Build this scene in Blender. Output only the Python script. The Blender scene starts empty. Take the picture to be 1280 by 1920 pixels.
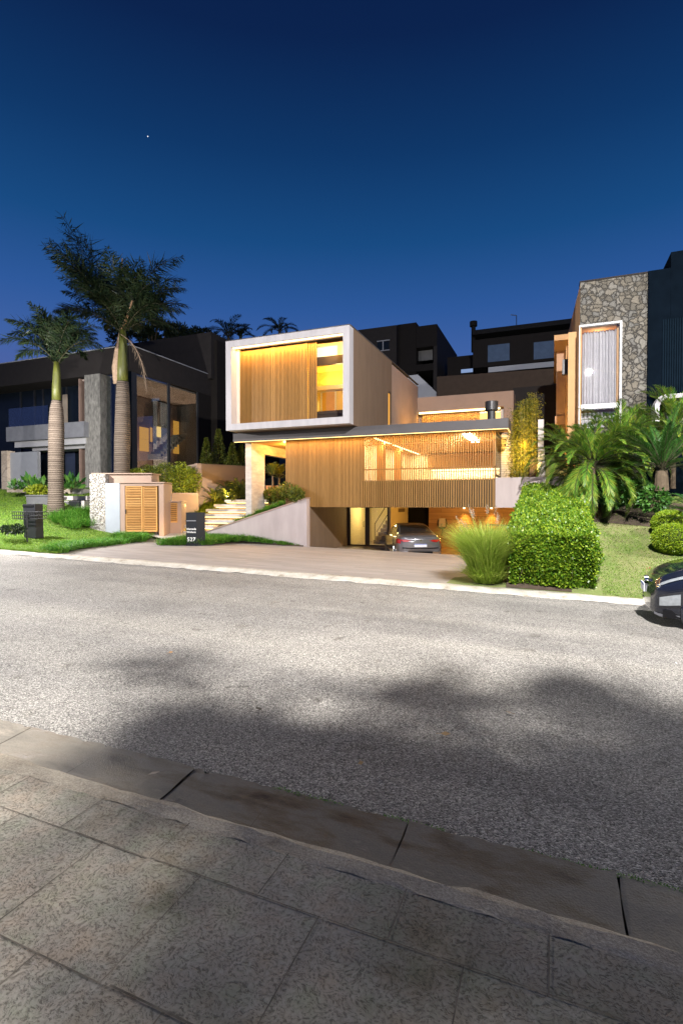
import bpy, math, random
import numpy as np
from mathutils import Vector, Matrix
R = math.radians
rng = np.random.default_rng(7)
random.seed(7)
scene = bpy.context.scene
COL = scene.collection

# ------------------------------------------------------------------ camera
YAW, PITCH, FPX, CAMZ = R(21.95), R(1.0), 980.0, 2.0
CAM = Vector((0, 0, CAMZ))
FWD = Vector((-math.sin(YAW) * math.cos(PITCH), math.cos(YAW) * math.cos(PITCH), -math.sin(PITCH)))
RGT = Vector((math.cos(YAW), math.sin(YAW), 0))
UPV = RGT.cross(FWD)
cd = bpy.data.cameras.new("camera")
cd.sensor_fit = 'HORIZONTAL'; cd.sensor_width = 24.0; cd.lens = FPX / 1280 * 24
cd.clip_start = 0.05; cd.clip_end = 2000
cam = bpy.data.objects.new("camera", cd); COL.objects.link(cam)
cam.matrix_world = Matrix.Translation(CAM) @ Matrix((RGT, UPV, -FWD)).transposed().to_4x4()
scene.camera = cam

def ray(px, py):
    return FWD + RGT * ((px - 640) / FPX) + UPV * ((960 - py) / FPX)
def P(px, py, Y):            # survey helper: the point of the plane y = Y seen at a photo position
    d = ray(px, py); return CAM + d * (Y / d.y)
def PX(px, py, X):
    d = ray(px, py); return CAM + d * (X / d.x)
def PZ(px, py, z):
    d = ray(px, py); return CAM + d * ((z - CAMZ) / d.z)
def PT(px, py, t):
    return CAM + ray(px, py) * t

# ------------------------------------------------------------------ materials
def new_mat(name):
    m = bpy.data.materials.new(name); m.use_nodes = True
    nt = m.node_tree; b = nt.nodes['Principled BSDF']
    return m, nt, b
def N(nt, typ, **kw):
    n = nt.nodes.new(typ)
    for k, v in kw.items():
        if k in n.inputs.keys(): n.inputs[k].default_value = v
        else: setattr(n, k, v)
    return n
def c4(c): return (c[0], c[1], c[2], 1)
def ramp(nt, stops, interp='LINEAR'):
    r = nt.nodes.new('ShaderNodeValToRGB'); r.color_ramp.interpolation = interp
    e = r.color_ramp.elements
    while len(e) < len(stops): e.new(0.5)
    for k, (p, c) in enumerate(stops): e[k].position = p; e[k].color = c4(c) if len(c) == 3 else c
    return r
def simple(name, col, rough=0.6, metal=0.0, var=0.12, scale=3.0, bump=0.0, bscale=40.0, spec=0.5, stretch=(1, 1, 1), coat=0.0):
    """plain painted / cast surface with a little unevenness of its own"""
    m, nt, b = new_mat(name); L = nt.links
    tc = N(nt, 'ShaderNodeTexCoord'); mp = N(nt, 'ShaderNodeMapping'); mp.inputs['Scale'].default_value = stretch
    L.new(tc.outputs['Object'], mp.inputs[0])
    nz = N(nt, 'ShaderNodeTexNoise', Scale=scale, Detail=6.0, Roughness=0.6); L.new(mp.outputs[0], nz.inputs['Vector'])
    lo = [c * (1 - var) for c in col]; hi = [min(1, c * (1 + var)) for c in col]
    rp = ramp(nt, [(0.3, lo), (0.7, hi)]); L.new(nz.outputs['Fac'], rp.inputs[0]); L.new(rp.outputs[0], b.inputs['Base Color'])
    b.inputs['Roughness'].default_value = rough; b.inputs['Metallic'].default_value = metal
    b.inputs['Specular IOR Level'].default_value = spec; b.inputs['Coat Weight'].default_value = coat
    if bump:
        n2 = N(nt, 'ShaderNodeTexNoise', Scale=bscale, Detail=4.0); L.new(mp.outputs[0], n2.inputs['Vector'])
        bp = N(nt, 'ShaderNodeBump', Strength=bump, Distance=0.02); L.new(n2.outputs['Fac'], bp.inputs['Height']); L.new(bp.outputs[0], b.inputs['Normal'])
    return m
def island(name, stops, rough=0.5, trans=0.0, spec=0.4, bump=0.0, grain=None):
    """colour that differs from piece to piece of a mesh (leaves, slats, blades)"""
    m, nt, b = new_mat(name); L = nt.links
    g = N(nt, 'ShaderNodeNewGeometry'); rp = ramp(nt, stops); L.new(g.outputs['Random Per Island'], rp.inputs[0])
    out = rp.outputs[0]
    if grain:
        tc = N(nt, 'ShaderNodeTexCoord'); mp = N(nt, 'ShaderNodeMapping'); mp.inputs['Scale'].default_value = grain; L.new(tc.outputs['Object'], mp.inputs[0])
        nz = N(nt, 'ShaderNodeTexNoise', Scale=1.0, Detail=5.0); L.new(mp.outputs[0], nz.inputs['Vector'])
        mr = N(nt, 'ShaderNodeMapRange'); mr.inputs[3].default_value = 0.65; mr.inputs[4].default_value = 1.3; L.new(nz.outputs['Fac'], mr.inputs[0])
        mx = N(nt, 'ShaderNodeMix', data_type='RGBA', blend_type='MULTIPLY'); mx.inputs[0].default_value = 1
        L.new(out, mx.inputs[6]); L.new(mr.outputs[0], mx.inputs[7]); out = mx.outputs[2]
    L.new(out, b.inputs['Base Color']); b.inputs['Roughness'].default_value = rough; b.inputs['Specular IOR Level'].default_value = spec
    if trans:
        t = N(nt, 'ShaderNodeBsdfTranslucent'); L.new(out, t.inputs[0]); mx = N(nt, 'ShaderNodeMixShader'); mx.inputs[0].default_value = trans
        L.new(b.outputs[0], mx.inputs[1]); L.new(t.outputs[0], mx.inputs[2]); L.new(mx.outputs[0], nt.nodes['Material Output'].inputs[0])
    return m
def emit(name, col, s):
    m = bpy.data.materials.new(name); m.use_nodes = True; nt = m.node_tree; nt.nodes.remove(nt.nodes['Principled BSDF'])
    e = N(nt, 'ShaderNodeEmission', Color=c4(col), Strength=s); nt.links.new(e.outputs[0], nt.nodes['Material Output'].inputs[0]); return m
def glass(name, tint=(0.9, 0.95, 0.95), refl=0.06, rough=0.01):
    m = bpy.data.materials.new(name); m.use_nodes = True; nt = m.node_tree; nt.nodes.remove(nt.nodes['Principled BSDF']); L = nt.links
    t = N(nt, 'ShaderNodeBsdfTransparent', Color=c4(tint)); g = N(nt, 'ShaderNodeBsdfGlossy', Roughness=rough); g.inputs[0].default_value = (1, 1, 1, 1)
    lw = N(nt, 'ShaderNodeLayerWeight', Blend=0.25); ad = N(nt, 'ShaderNodeMath', operation='ADD', use_clamp=True); ad.inputs[1].default_value = refl
    ml = N(nt, 'ShaderNodeMath', operation='MULTIPLY'); ml.inputs[1].default_value = 0.3; L.new(lw.outputs['Fresnel'], ml.inputs[0]); L.new(ml.outputs[0], ad.inputs[0])
    mx = N(nt, 'ShaderNodeMixShader'); L.new(ad.outputs[0], mx.inputs[0]); L.new(t.outputs[0], mx.inputs[1]); L.new(g.outputs[0], mx.inputs[2])
    L.new(mx.outputs[0], nt.nodes['Material Output'].inputs[0]); return m
def stone(name, cols, mortar, scale, joint=0.05, bump=0.6, warp=0.25, rough=0.8, stretch=(1, 1, 1)):
    m, nt, b = new_mat(name); L = nt.links
    tc = N(nt, 'ShaderNodeTexCoord'); mp = N(nt, 'ShaderNodeMapping'); mp.inputs['Scale'].default_value = stretch; L.new(tc.outputs['Object'], mp.inputs[0])
    nz = N(nt, 'ShaderNodeTexNoise', Scale=scale * 0.9, Detail=3.0); L.new(mp.outputs[0], nz.inputs['Vector'])
    sb = N(nt, 'ShaderNodeVectorMath', operation='SUBTRACT'); sb.inputs[1].default_value = (.5, .5, .5); L.new(nz.outputs['Color'], sb.inputs[0])
    sc = N(nt, 'ShaderNodeVectorMath', operation='SCALE'); sc.inputs['Scale'].default_value = warp; L.new(sb.outputs[0], sc.inputs[0])
    av = N(nt, 'ShaderNodeVectorMath', operation='ADD'); L.new(mp.outputs[0], av.inputs[0]); L.new(sc.outputs[0], av.inputs[1])
    v1 = N(nt, 'ShaderNodeTexVoronoi', Scale=scale); L.new(av.outputs[0], v1.inputs['Vector'])
    v2 = N(nt, 'ShaderNodeTexVoronoi', Scale=scale, feature='DISTANCE_TO_EDGE'); L.new(av.outputs[0], v2.inputs['Vector'])
    sx = N(nt, 'ShaderNodeSeparateColor'); L.new(v1.outputs['Color'], sx.inputs[0])
    rp = ramp(nt, [(k / (len(cols) - 1), c) for k, c in enumerate(cols)]); L.new(sx.outputs[0], rp.inputs[0])
    n2 = N(nt, 'ShaderNodeTexNoise', Scale=scale * 6, Detail=6.0); L.new(mp.outputs[0], n2.inputs['Vector'])
    mr = N(nt, 'ShaderNodeMapRange'); mr.inputs[3].default_value = 0.6; mr.inputs[4].default_value = 1.35; L.new(n2.outputs['Fac'], mr.inputs[0])
    mm = N(nt, 'ShaderNodeMix', data_type='RGBA', blend_type='MULTIPLY'); mm.inputs[0].default_value = 1; L.new(rp.outputs[0], mm.inputs[6]); L.new(mr.outputs[0], mm.inputs[7])
    jr = ramp(nt, [(joint * 0.6, (0, 0, 0)), (joint * 1.4, (1, 1, 1))]); L.new(v2.outputs['Distance'], jr.inputs[0])
    mj = N(nt, 'ShaderNodeMix', data_type='RGBA'); L.new(jr.outputs[0], mj.inputs[0]); mj.inputs[6].default_value = c4(mortar); L.new(mm.outputs[2], mj.inputs[7])
    L.new(mj.outputs[2], b.inputs['Base Color']); b.inputs['Roughness'].default_value = rough
    h1 = ramp(nt, [(0.0, (0, 0, 0)), (joint * 3.5, (1, 1, 1))], 'EASE'); L.new(v2.outputs['Distance'], h1.inputs[0])
    ah = N(nt, 'ShaderNodeMath', operation='MULTIPLY_ADD'); L.new(n2.outputs['Fac'], ah.inputs[0]); ah.inputs[1].default_value = 0.45; L.new(h1.outputs[0], ah.inputs[2])
    bp = N(nt, 'ShaderNodeBump', Strength=bump, Distance=0.06); L.new(ah.outputs[0], bp.inputs['Height']); L.new(bp.outputs[0], b.inputs['Normal'])
    return m
def planks(name, cols, w, h, mortar=0.01, mcol=(0.03, 0.02, 0.015), rough=0.55, rot=(0, 0, 0), grain=(2, 30, 30), bump=0.2):
    m, nt, b = new_mat(name); L = nt.links
    tc = N(nt, 'ShaderNodeTexCoord'); mp = N(nt, 'ShaderNodeMapping'); mp.inputs['Rotation'].default_value = rot; L.new(tc.outputs['Object'], mp.inputs[0])
    bk = N(nt, 'ShaderNodeTexBrick', Scale=1.0, Bias=0.0); bk.inputs['Mortar Size'].default_value = mortar; bk.inputs['Brick Width'].default_value = w; bk.inputs['Row Height'].default_value = h
    bk.inputs['Color1'].default_value = c4(cols[0]); bk.inputs['Color2'].default_value = c4(cols[1]); bk.inputs['Mortar'].default_value = c4(mcol); bk.offset = 0.37
    L.new(mp.outputs[0], bk.inputs['Vector'])
    m2 = N(nt, 'ShaderNodeMapping'); m2.inputs['Scale'].default_value = grain; L.new(mp.outputs[0], m2.inputs[0])
    nz = N(nt, 'ShaderNodeTexNoise', Scale=1.0, Detail=6.0, Roughness=0.65); L.new(m2.outputs[0], nz.inputs['Vector'])
    mr = N(nt, 'ShaderNodeMapRange'); mr.inputs[3].default_value = 0.55; mr.inputs[4].default_value = 1.4; L.new(nz.outputs['Fac'], mr.inputs[0])
    mm = N(nt, 'ShaderNodeMix', data_type='RGBA', blend_type='MULTIPLY'); mm.inputs[0].default_value = 1; L.new(bk.outputs[0], mm.inputs[6]); L.new(mr.outputs[0], mm.inputs[7])
    L.new(mm.outputs[2], b.inputs['Base Color']); b.inputs['Roughness'].default_value = rough
    iv = N(nt, 'ShaderNodeMath', operation='SUBTRACT'); iv.inputs[0].default_value = 1; L.new(bk.outputs['Fac'], iv.inputs[1])
    bp = N(nt, 'ShaderNodeBump', Strength=bump, Distance=0.01); L.new(iv.outputs[0], bp.inputs['Height']); L.new(bp.outputs[0], b.inputs['Normal'])
    return m

M = {}
M['stucco'] = simple('pale_stucco', (0.38, 0.365, 0.375), 0.85, var=0.09, scale=1.6, stretch=(3, 3, .5), bump=0.08, bscale=90)
M['dimstucco'] = simple('dimmed_stucco', (0.150, 0.098, 0.060), 0.85, scale=1.5, stretch=(2, 2, .4), var=0.12, bump=0.08, bscale=90)  # box side stucco, with its weaker, warmer light put into the colour
M['mauve'] = simple('mauve_render', (0.36, 0.31, 0.30), 0.85, var=0.12, scale=1.2, stretch=(2, 2, .5), bump=0.08, bscale=80)
M['peach'] = simple('peach_render', (0.31, 0.22, 0.17), 0.85, var=0.07, scale=1.5, bump=0.08, bscale=80)
M['cream'] = simple('cream_paint', (0.72, 0.66, 0.56), 0.7, var=0.04)
M['roofdark'] = simple('dark_metal_fascia', (0.065, 0.060, 0.062), 0.7, var=0.12, scale=2)
M['dark'] = simple('black_metal', (0.02, 0.021, 0.024), 0.45, var=0.2)
M['black'] = simple('black_panel', (0.008, 0.008, 0.009), 0.8, spec=0.15, var=0.2)
M['bronze'] = simple('bronze_aluminium', (0.06, 0.045, 0.035), 0.4, 0.3)
M['white'] = simple('white_paint', (0.38, 0.38, 0.385), 0.5, var=0.04)
M['grey'] = simple('grey_paint', (0.30, 0.31, 0.33), 0.6, var=0.06)
M['bluegrey'] = simple('cool_tinted_grey', (0.30, 0.33, 0.37), 0.7, var=0.05, scale=2)  # cabinet face under cooler light; that bluish tint is put into the colour
M['concrete'] = simple('board_concrete', (0.42, 0.39, 0.36), 0.85, var=0.22, scale=2.5, bump=0.25, bscale=30, stretch=(1, 1, 3))
M['stepstone'] = simple('step_concrete', (0.45, 0.42, 0.40), 0.8, var=0.15, scale=4, bump=0.15)
M['wood'] = island('slat_wood', [(0, (0.225, 0.118, 0.030)), (0.5, (0.25, 0.134, 0.036)), (1, (0.285, 0.155, 0.044))], 0.5, grain=(40, 40, 2.5))
M['woodfill'] = simple('wood_backing', (0.15, 0.078, 0.018), 0.6, var=0.25, scale=4, stretch=(8, 8, 1))
M['louver'] = island('louvre_wood', [(0, (0.40, 0.20, 0.06)), (1, (0.52, 0.29, 0.10))], 0.45, grain=(3, 3, 40))
M['soffit'] = planks('soffit_boards', ((0.34, 0.19, 0.07), (0.42, 0.25, 0.10)), 2.4, 0.12, 0.006)
M['garwood'] = planks('garage_wood_boards', ((0.32, 0.17, 0.075), (0.42, 0.24, 0.115)), 2.2, 0.19, 0.004, rot=(R(-90), 0, 0), grain=(1.2, 25, 25))
M['brickwarm'] = planks('split_stone_strips', ((0.46, 0.36, 0.24), (0.55, 0.44, 0.30)), 0.5, 0.09, 0.008, rot=(R(-90), 0, 0), mcol=(0.2, 0.14, 0.08), rough=0.8)
M['deck'] = planks('driveway_planks', ((0.25, 0.228, 0.216), (0.30, 0.275, 0.26)), 1.2, 0.24, 0.004, mcol=(0.22, 0.19, 0.17), rough=0.7, grain=(0.6, 9, 9), bump=0.1)
M['garfloor'] = simple('garage_floor_tile', (0.30, 0.24, 0.19), 0.28, var=0.1, scale=2)
M['glass'] = glass('window_glass')
M['darkglass'] = glass('tinted_glass', (0.72, 0.76, 0.76), 0.03)
M['led'] = emit('led_warm', (1.0, 0.66, 0.24), 3.6)
M['ledhot'] = emit('led_bright', (1.0, 0.74, 0.34), 5.0)
M['amber'] = emit('amber_lit_pane', (1.0, 0.46, 0.08), 0.85)
M['sconce'] = emit('sconce_glow', (1.0, 0.62, 0.18), 1.6)
M['lamp'] = emit('street_lamp_lens', (1.0, 0.97, 0.92), 60.0)
M['fieldstone'] = stone('field_stone', [(0.075, 0.068, 0.054), (0.125, 0.11, 0.085), (0.145, 0.135, 0.115), (0.10, 0.097, 0.088)], (0.02, 0.018, 0.015), 5.4, 0.05, 0.7, 0.28)
M['whitestone'] = stone('white_rough_stone', [(0.42, 0.40, 0.36), (0.54, 0.52, 0.49), (0.48, 0.43, 0.36), (0.60, 0.59, 0.57)], (0.16, 0.14, 0.11), 7.5, 0.035, 1.0, 0.3)
M['pillarstone'] = simple('rough_grey_stone', (0.17, 0.165, 0.15), 0.9, var=0.45, scale=5, bump=1.0, bscale=11, stretch=(1.3, 1.3, .6))
M['beigestone'] = stone('beige_cut_stone', [(0.38, 0.31, 0.24), (0.48, 0.40, 0.31)], (0.25, 0.2, 0.16), 1.6, 0.012, 0.3, 0.1)
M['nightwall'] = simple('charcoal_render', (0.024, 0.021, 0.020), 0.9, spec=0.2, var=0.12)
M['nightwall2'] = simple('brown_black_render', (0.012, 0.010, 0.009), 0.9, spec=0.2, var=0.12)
M['brownwall'] = simple('brown_retaining_render', (0.060, 0.042, 0.030), 0.9, spec=0.2, var=0.12)
M['ochre'] = simple('ochre_render', (0.50, 0.30, 0.14), 0.85, var=0.06, bump=0.05)
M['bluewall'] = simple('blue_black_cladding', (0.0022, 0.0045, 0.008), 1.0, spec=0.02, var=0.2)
M['nightglass'] = simple('night_window', (0.008, 0.012, 0.018), 0.25, var=0.1, spec=0.12)
M['curtain'] = simple('linen_curtain', (0.52, 0.50, 0.50), 0.9, var=0.08, scale=6)
M['soil'] = simple('dark_soil', (0.06, 0.042, 0.028), 0.95, var=0.3, scale=6, bump=0.4)
M['silver'] = simple('grey_car_paint', (0.21, 0.205, 0.215), 0.28, 0.7, var=0.02, coat=1.0)
M['carblack'] = simple('black_car_paint', (0.010, 0.013, 0.024), 0.2, 0.2, var=0.05, coat=1.0)
M['carglass'] = simple('car_glass', (0.012, 0.013, 0.014), 0.05, var=0.0, spec=0.9)
M['tyre'] = simple('tyre_rubber', (0.015, 0.015, 0.016), 0.85, bump=0.1)
M['rim'] = simple('alloy', (0.35, 0.35, 0.36), 0.3, 0.9, var=0.03)
M['chrome'] = simple('chrome', (0.7, 0.7, 0.72), 0.12, 1.0, var=0.02)
M['redlamp'] = simple('red_lens', (0.30, 0.012, 0.012), 0.12, var=0.1, coat=1.0)
M['clearlamp'] = simple('clear_lens', (0.34, 0.37, 0.39), 0.1, 0.3, var=0.15, scale=20, coat=1.0)
M['plate'] = simple('plate_white', (0.62, 0.63, 0.68), 0.5, var=0.03)
M['plateblue'] = simple('plate_blue', (0.02, 0.06, 0.35), 0.5)
M['pot'] = simple('grey_planter', (0.12, 0.12, 0.125), 0.7, var=0.15, bump=0.1)
M['orangepot'] = simple('orange_wood_planter', (0.46, 0.18, 0.04), 0.6, var=0.12)
M['trunk'] = None
def leaf(name, a, b, c, trans=0.25, rough=0.45): M[name] = island(name, [(0, a), (0.5, b), (1, c)], rough, trans)
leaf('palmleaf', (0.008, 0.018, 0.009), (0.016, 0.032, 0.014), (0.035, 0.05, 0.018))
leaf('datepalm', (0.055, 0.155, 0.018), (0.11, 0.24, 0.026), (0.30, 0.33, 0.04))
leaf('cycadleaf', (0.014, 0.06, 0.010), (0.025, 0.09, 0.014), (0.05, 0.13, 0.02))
leaf('hedgeleaf', (0.045, 0.125, 0.010), (0.12, 0.235, 0.014), (0.32, 0.42, 0.03), 0.2, 0.38)
leaf('boxleaf', (0.12, 0.22, 0.012), (0.22, 0.34, 0.016), (0.36, 0.44, 0.03), 0.25)
leaf('lime', (0.12, 0.17, 0.012), (0.20, 0.25, 0.016), (0.30, 0.32, 0.02), 0.25)
leaf('shrubleaf', (0.05, 0.08, 0.012), (0.10, 0.13, 0.016), (0.20, 0.20, 0.02), 0.25)
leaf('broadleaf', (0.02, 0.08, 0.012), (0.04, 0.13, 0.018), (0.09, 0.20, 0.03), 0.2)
leaf('darkleaf', (0.010, 0.018, 0.008), (0.016, 0.028, 0.010), (0.03, 0.04, 0.012), 0.1)
leaf('treeleaf', (0.03, 0.06, 0.012), (0.05, 0.09, 0.015), (0.08, 0.12, 0.02), 0.15)
leaf('bamboo', (0.07, 0.09, 0.010), (0.15, 0.15, 0.012), (0.28, 0.24, 0.02), 0.3)
leaf('lawnblade', (0.09, 0.21, 0.012), (0.16, 0.31, 0.022), (0.29, 0.38, 0.06), 0.3, 0.6)
leaf('dryblade', (0.12, 0.17, 0.03), (0.22, 0.24, 0.06), (0.34, 0.29, 0.13), 0.25, 0.7)
leaf('borderblade', (0.05, 0.20, 0.02), (0.10, 0.30, 0.03), (0.24, 0.42, 0.07), 0.35, 0.5)
leaf('fountain', (0.26, 0.40, 0.05), (0.42, 0.56, 0.08), (0.60, 0.66, 0.17), 0.45, 0.5)
leaf('plume', (0.30, 0.24, 0.17), (0.42, 0.35, 0.26), (0.5, 0.43, 0.35), 0.3, 0.8)
leaf('fernleaf', (0.05, 0.085, 0.012), (0.10, 0.13, 0.015), (0.17, 0.18, 0.02), 0.25)
M['stem'] = simple('woody_stem', (0.09, 0.065, 0.04), 0.9, var=0.25, scale=12)
M['crownshaft'] = simple('green_crownshaft', (0.065, 0.072, 0.009), 0.55, var=0.45, scale=3, stretch=(4, 4, 0.5))
M['petiole'] = simple('petiole', (0.03, 0.027, 0.010), 0.8, var=0.3, scale=5)
M['oldsheath'] = simple('old_sheath', (0.26, 0.18, 0.12), 0.8, var=0.3, scale=6)
def trunk_mat():
    m, nt, b = new_mat('ringed_palm_trunk'); L = nt.links
    tc = N(nt, 'ShaderNodeTexCoord'); mp = N(nt, 'ShaderNodeMapping'); mp.inputs['Scale'].default_value = (0.6, 0.6, 9.0); L.new(tc.outputs['Object'], mp.inputs[0])
    nz = N(nt, 'ShaderNodeTexNoise', Scale=1.0, Detail=3.0); L.new(mp.outputs[0], nz.inputs['Vector'])
    wv = N(nt, 'ShaderNodeTexWave', Scale=0.9, Distortion=1.2, bands_direction='Z'); wv.inputs['Detail'].default_value = 3; wv.inputs['Detail Scale'].default_value = 2.0
    m2 = N(nt, 'ShaderNodeMapping'); m2.inputs['Scale'].default_value = (0.8, 0.8, 3.4); L.new(tc.outputs['Object'], m2.inputs[0]); L.new(m2.outputs[0], wv.inputs['Vector'])
    r1 = ramp(nt, [(0.25, (0.07, 0.052, 0.038)), (0.75, (0.145, 0.115, 0.09))]); L.new(nz.outputs['Fac'], r1.inputs[0])
    r2 = ramp(nt, [(0.05, (0.45, 0.4, 0.36)), (0.35, (1, 1, 1))]); L.new(wv.outputs['Fac'], r2.inputs[0])
    mm = N(nt, 'ShaderNodeMix', data_type='RGBA', blend_type='MULTIPLY'); mm.inputs[0].default_value = 1; L.new(r1.outputs[0], mm.inputs[6]); L.new(r2.outputs[0], mm.inputs[7])
    L.new(mm.outputs[2], b.inputs['Base Color']); b.inputs['Roughness'].default_value = 0.9
    bp = N(nt, 'ShaderNodeBump', Strength=0.6, Distance=0.03); L.new(wv.outputs['Fac'], bp.inputs['Height']); L.new(bp.outputs[0], b.inputs['Normal'])
    return m
M['trunk'] = trunk_mat()

def asphalt():
    m, nt, b = new_mat('worn_asphalt'); L = nt.links
    tc = N(nt, 'ShaderNodeTexCoord'); v = tc.outputs['Object']
    vo = N(nt, 'ShaderNodeTexVoronoi', Scale=100.0); L.new(v, vo.inputs['Vector'])
    sx = N(nt, 'ShaderNodeSeparateColor'); L.new(vo.outputs['Color'], sx.inputs[0])
    rp = ramp(nt, [(0.0, (0.06, 0.058, 0.053)), (0.3, (0.19, 0.183, 0.168)), (0.65, (0.30, 0.29, 0.265)), (0.88, (0.44, 0.42, 0.39)), (1.0, (0.6, 0.58, 0.53))]); L.new(sx.outputs[0], rp.inputs[0])
    n1 = N(nt, 'ShaderNodeTexNoise', Scale=0.55, Detail=6.0, Roughness=0.6); L.new(v, n1.inputs['Vector'])
    mr = N(nt, 'ShaderNodeMapRange'); mr.inputs[1].default_value = 0.3; mr.inputs[2].default_value = 0.7; mr.inputs[3].default_value = 0.78; mr.inputs[4].default_value = 1.15; L.new(n1.outputs['Fac'], mr.inputs[0])
    # resurfaced strip of the far lane and an old patch on the left, each with its own edge
    sp = N(nt, 'ShaderNodeSeparateXYZ'); L.new(v, sp.inputs[0])
    nw = N(nt, 'ShaderNodeTexNoise', Scale=1.3, Detail=4.0); L.new(v, nw.inputs['Vector'])
    ya = N(nt, 'ShaderNodeMath', operation='MULTIPLY_ADD'); L.new(nw.outputs['Fac'], ya.inputs[0]); ya.inputs[1].default_value = 0.3; L.new(sp.outputs['Y'], ya.inputs[2])
    xa = N(nt, 'ShaderNodeMath', operation='MULTIPLY_ADD'); L.new(sp.outputs['X'], xa.inputs[0]); xa.inputs[1].default_value = 0.035; L.new(ya.outputs[0], xa.inputs[2])
    st = ramp(nt, [(0.0, (1, 1, 1)), (0.004, (0.90, 0.90, 0.91))]); mr2 = N(nt, 'ShaderNodeMapRange'); mr2.inputs[1].default_value = 8.05; mr2.inputs[2].default_value = 16.0; L.new(xa.outputs[0], mr2.inputs[0]); L.new(mr2.outputs[0], st.inputs[0])
    m1 = N(nt, 'ShaderNodeMix', data_type='RGBA', blend_type='MULTIPLY'); m1.inputs[0].default_value = 1; L.new(rp.outputs[0], m1.inputs[6]); L.new(mr.outputs[0], m1.inputs[7])
    m2 = N(nt, 'ShaderNodeMix', data_type='RGBA', blend_type='MULTIPLY'); m2.inputs[0].default_value = 1; L.new(m1.outputs[2], m2.inputs[6]); L.new(st.outputs[0], m2.inputs[7])
    n3 = N(nt, 'ShaderNodeTexNoise', Scale=2.4, Detail=5.0); L.new(v, n3.inputs['Vector'])
    r3 = ramp(nt, [(0.27, (0.62, 0.6, 0.56)), (0.33, (1, 1, 1))]); L.new(n3.outputs['Fac'], r3.inputs[0])
    m3 = N(nt, 'ShaderNodeMix', data_type='RGBA', blend_type='MULTIPLY'); m3.inputs[0].default_value = 0.6; L.new(m2.outputs[2], m3.inputs[6]); L.new(r3.outputs[0], m3.inputs[7])
    # tyre-polished lanes, hairline cracks, oil drips
    mt = N(nt, 'ShaderNodeMapping'); mt.inputs['Scale'].default_value = (.10, 1.1, 1); L.new(v, mt.inputs[0]); nt_ = N(nt, 'ShaderNodeTexNoise', Scale=1.0, Detail=3.0); L.new(mt.outputs[0], nt_.inputs['Vector'])
    rt = ramp(nt, [(.35, (.84, .84, .85)), (.65, (1.12, 1.11, 1.08))]); L.new(nt_.outputs['Fac'], rt.inputs[0])
    nc = N(nt, 'ShaderNodeTexNoise', Scale=1.4, Detail=5.0); L.new(v, nc.inputs['Vector']); sc_ = N(nt, 'ShaderNodeVectorMath', operation='SCALE'); sc_.inputs['Scale'].default_value = 1.1; L.new(nc.outputs['Color'], sc_.inputs[0]); ac = N(nt, 'ShaderNodeVectorMath', operation='ADD'); L.new(v, ac.inputs[0]); L.new(sc_.outputs[0], ac.inputs[1])
    vc = N(nt, 'ShaderNodeTexVoronoi', Scale=.34, feature='DISTANCE_TO_EDGE'); L.new(ac.outputs[0], vc.inputs['Vector']); rc = ramp(nt, [(.0008, (.75, .75, .74)), (.002, (1, 1, 1))]); L.new(vc.outputs['Distance'], rc.inputs[0])
    no = N(nt, 'ShaderNodeTexNoise', Scale=3.1, Detail=2.0); L.new(v, no.inputs['Vector']); ro = ramp(nt, [(.70, (1, 1, 1)), (.76, (.6, .59, .58))]); L.new(no.outputs['Fac'], ro.inputs[0])
    last = m3.outputs[2]
    for q_ in (rt, ro):
        mq = N(nt, 'ShaderNodeMix', data_type='RGBA', blend_type='MULTIPLY'); mq.inputs[0].default_value = 1; L.new(last, mq.inputs[6]); L.new(q_.outputs[0], mq.inputs[7]); last = mq.outputs[2]
    L.new(last, b.inputs['Base Color']); b.inputs['Roughness'].default_value = 0.72; b.inputs['Specular IOR Level'].default_value = 0.35
    dh = N(nt, 'ShaderNodeMath', operation='SUBTRACT'); dh.inputs[0].default_value = 1.0; L.new(vo.outputs['Distance'], dh.inputs[1])
    bp = N(nt, 'ShaderNodeBump', Strength=0.75, Distance=0.012); L.new(dh.outputs[0], bp.inputs['Height']); L.new(bp.outputs[0], b.inputs['Normal'])
    return m
M['asphalt'] = asphalt()
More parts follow.
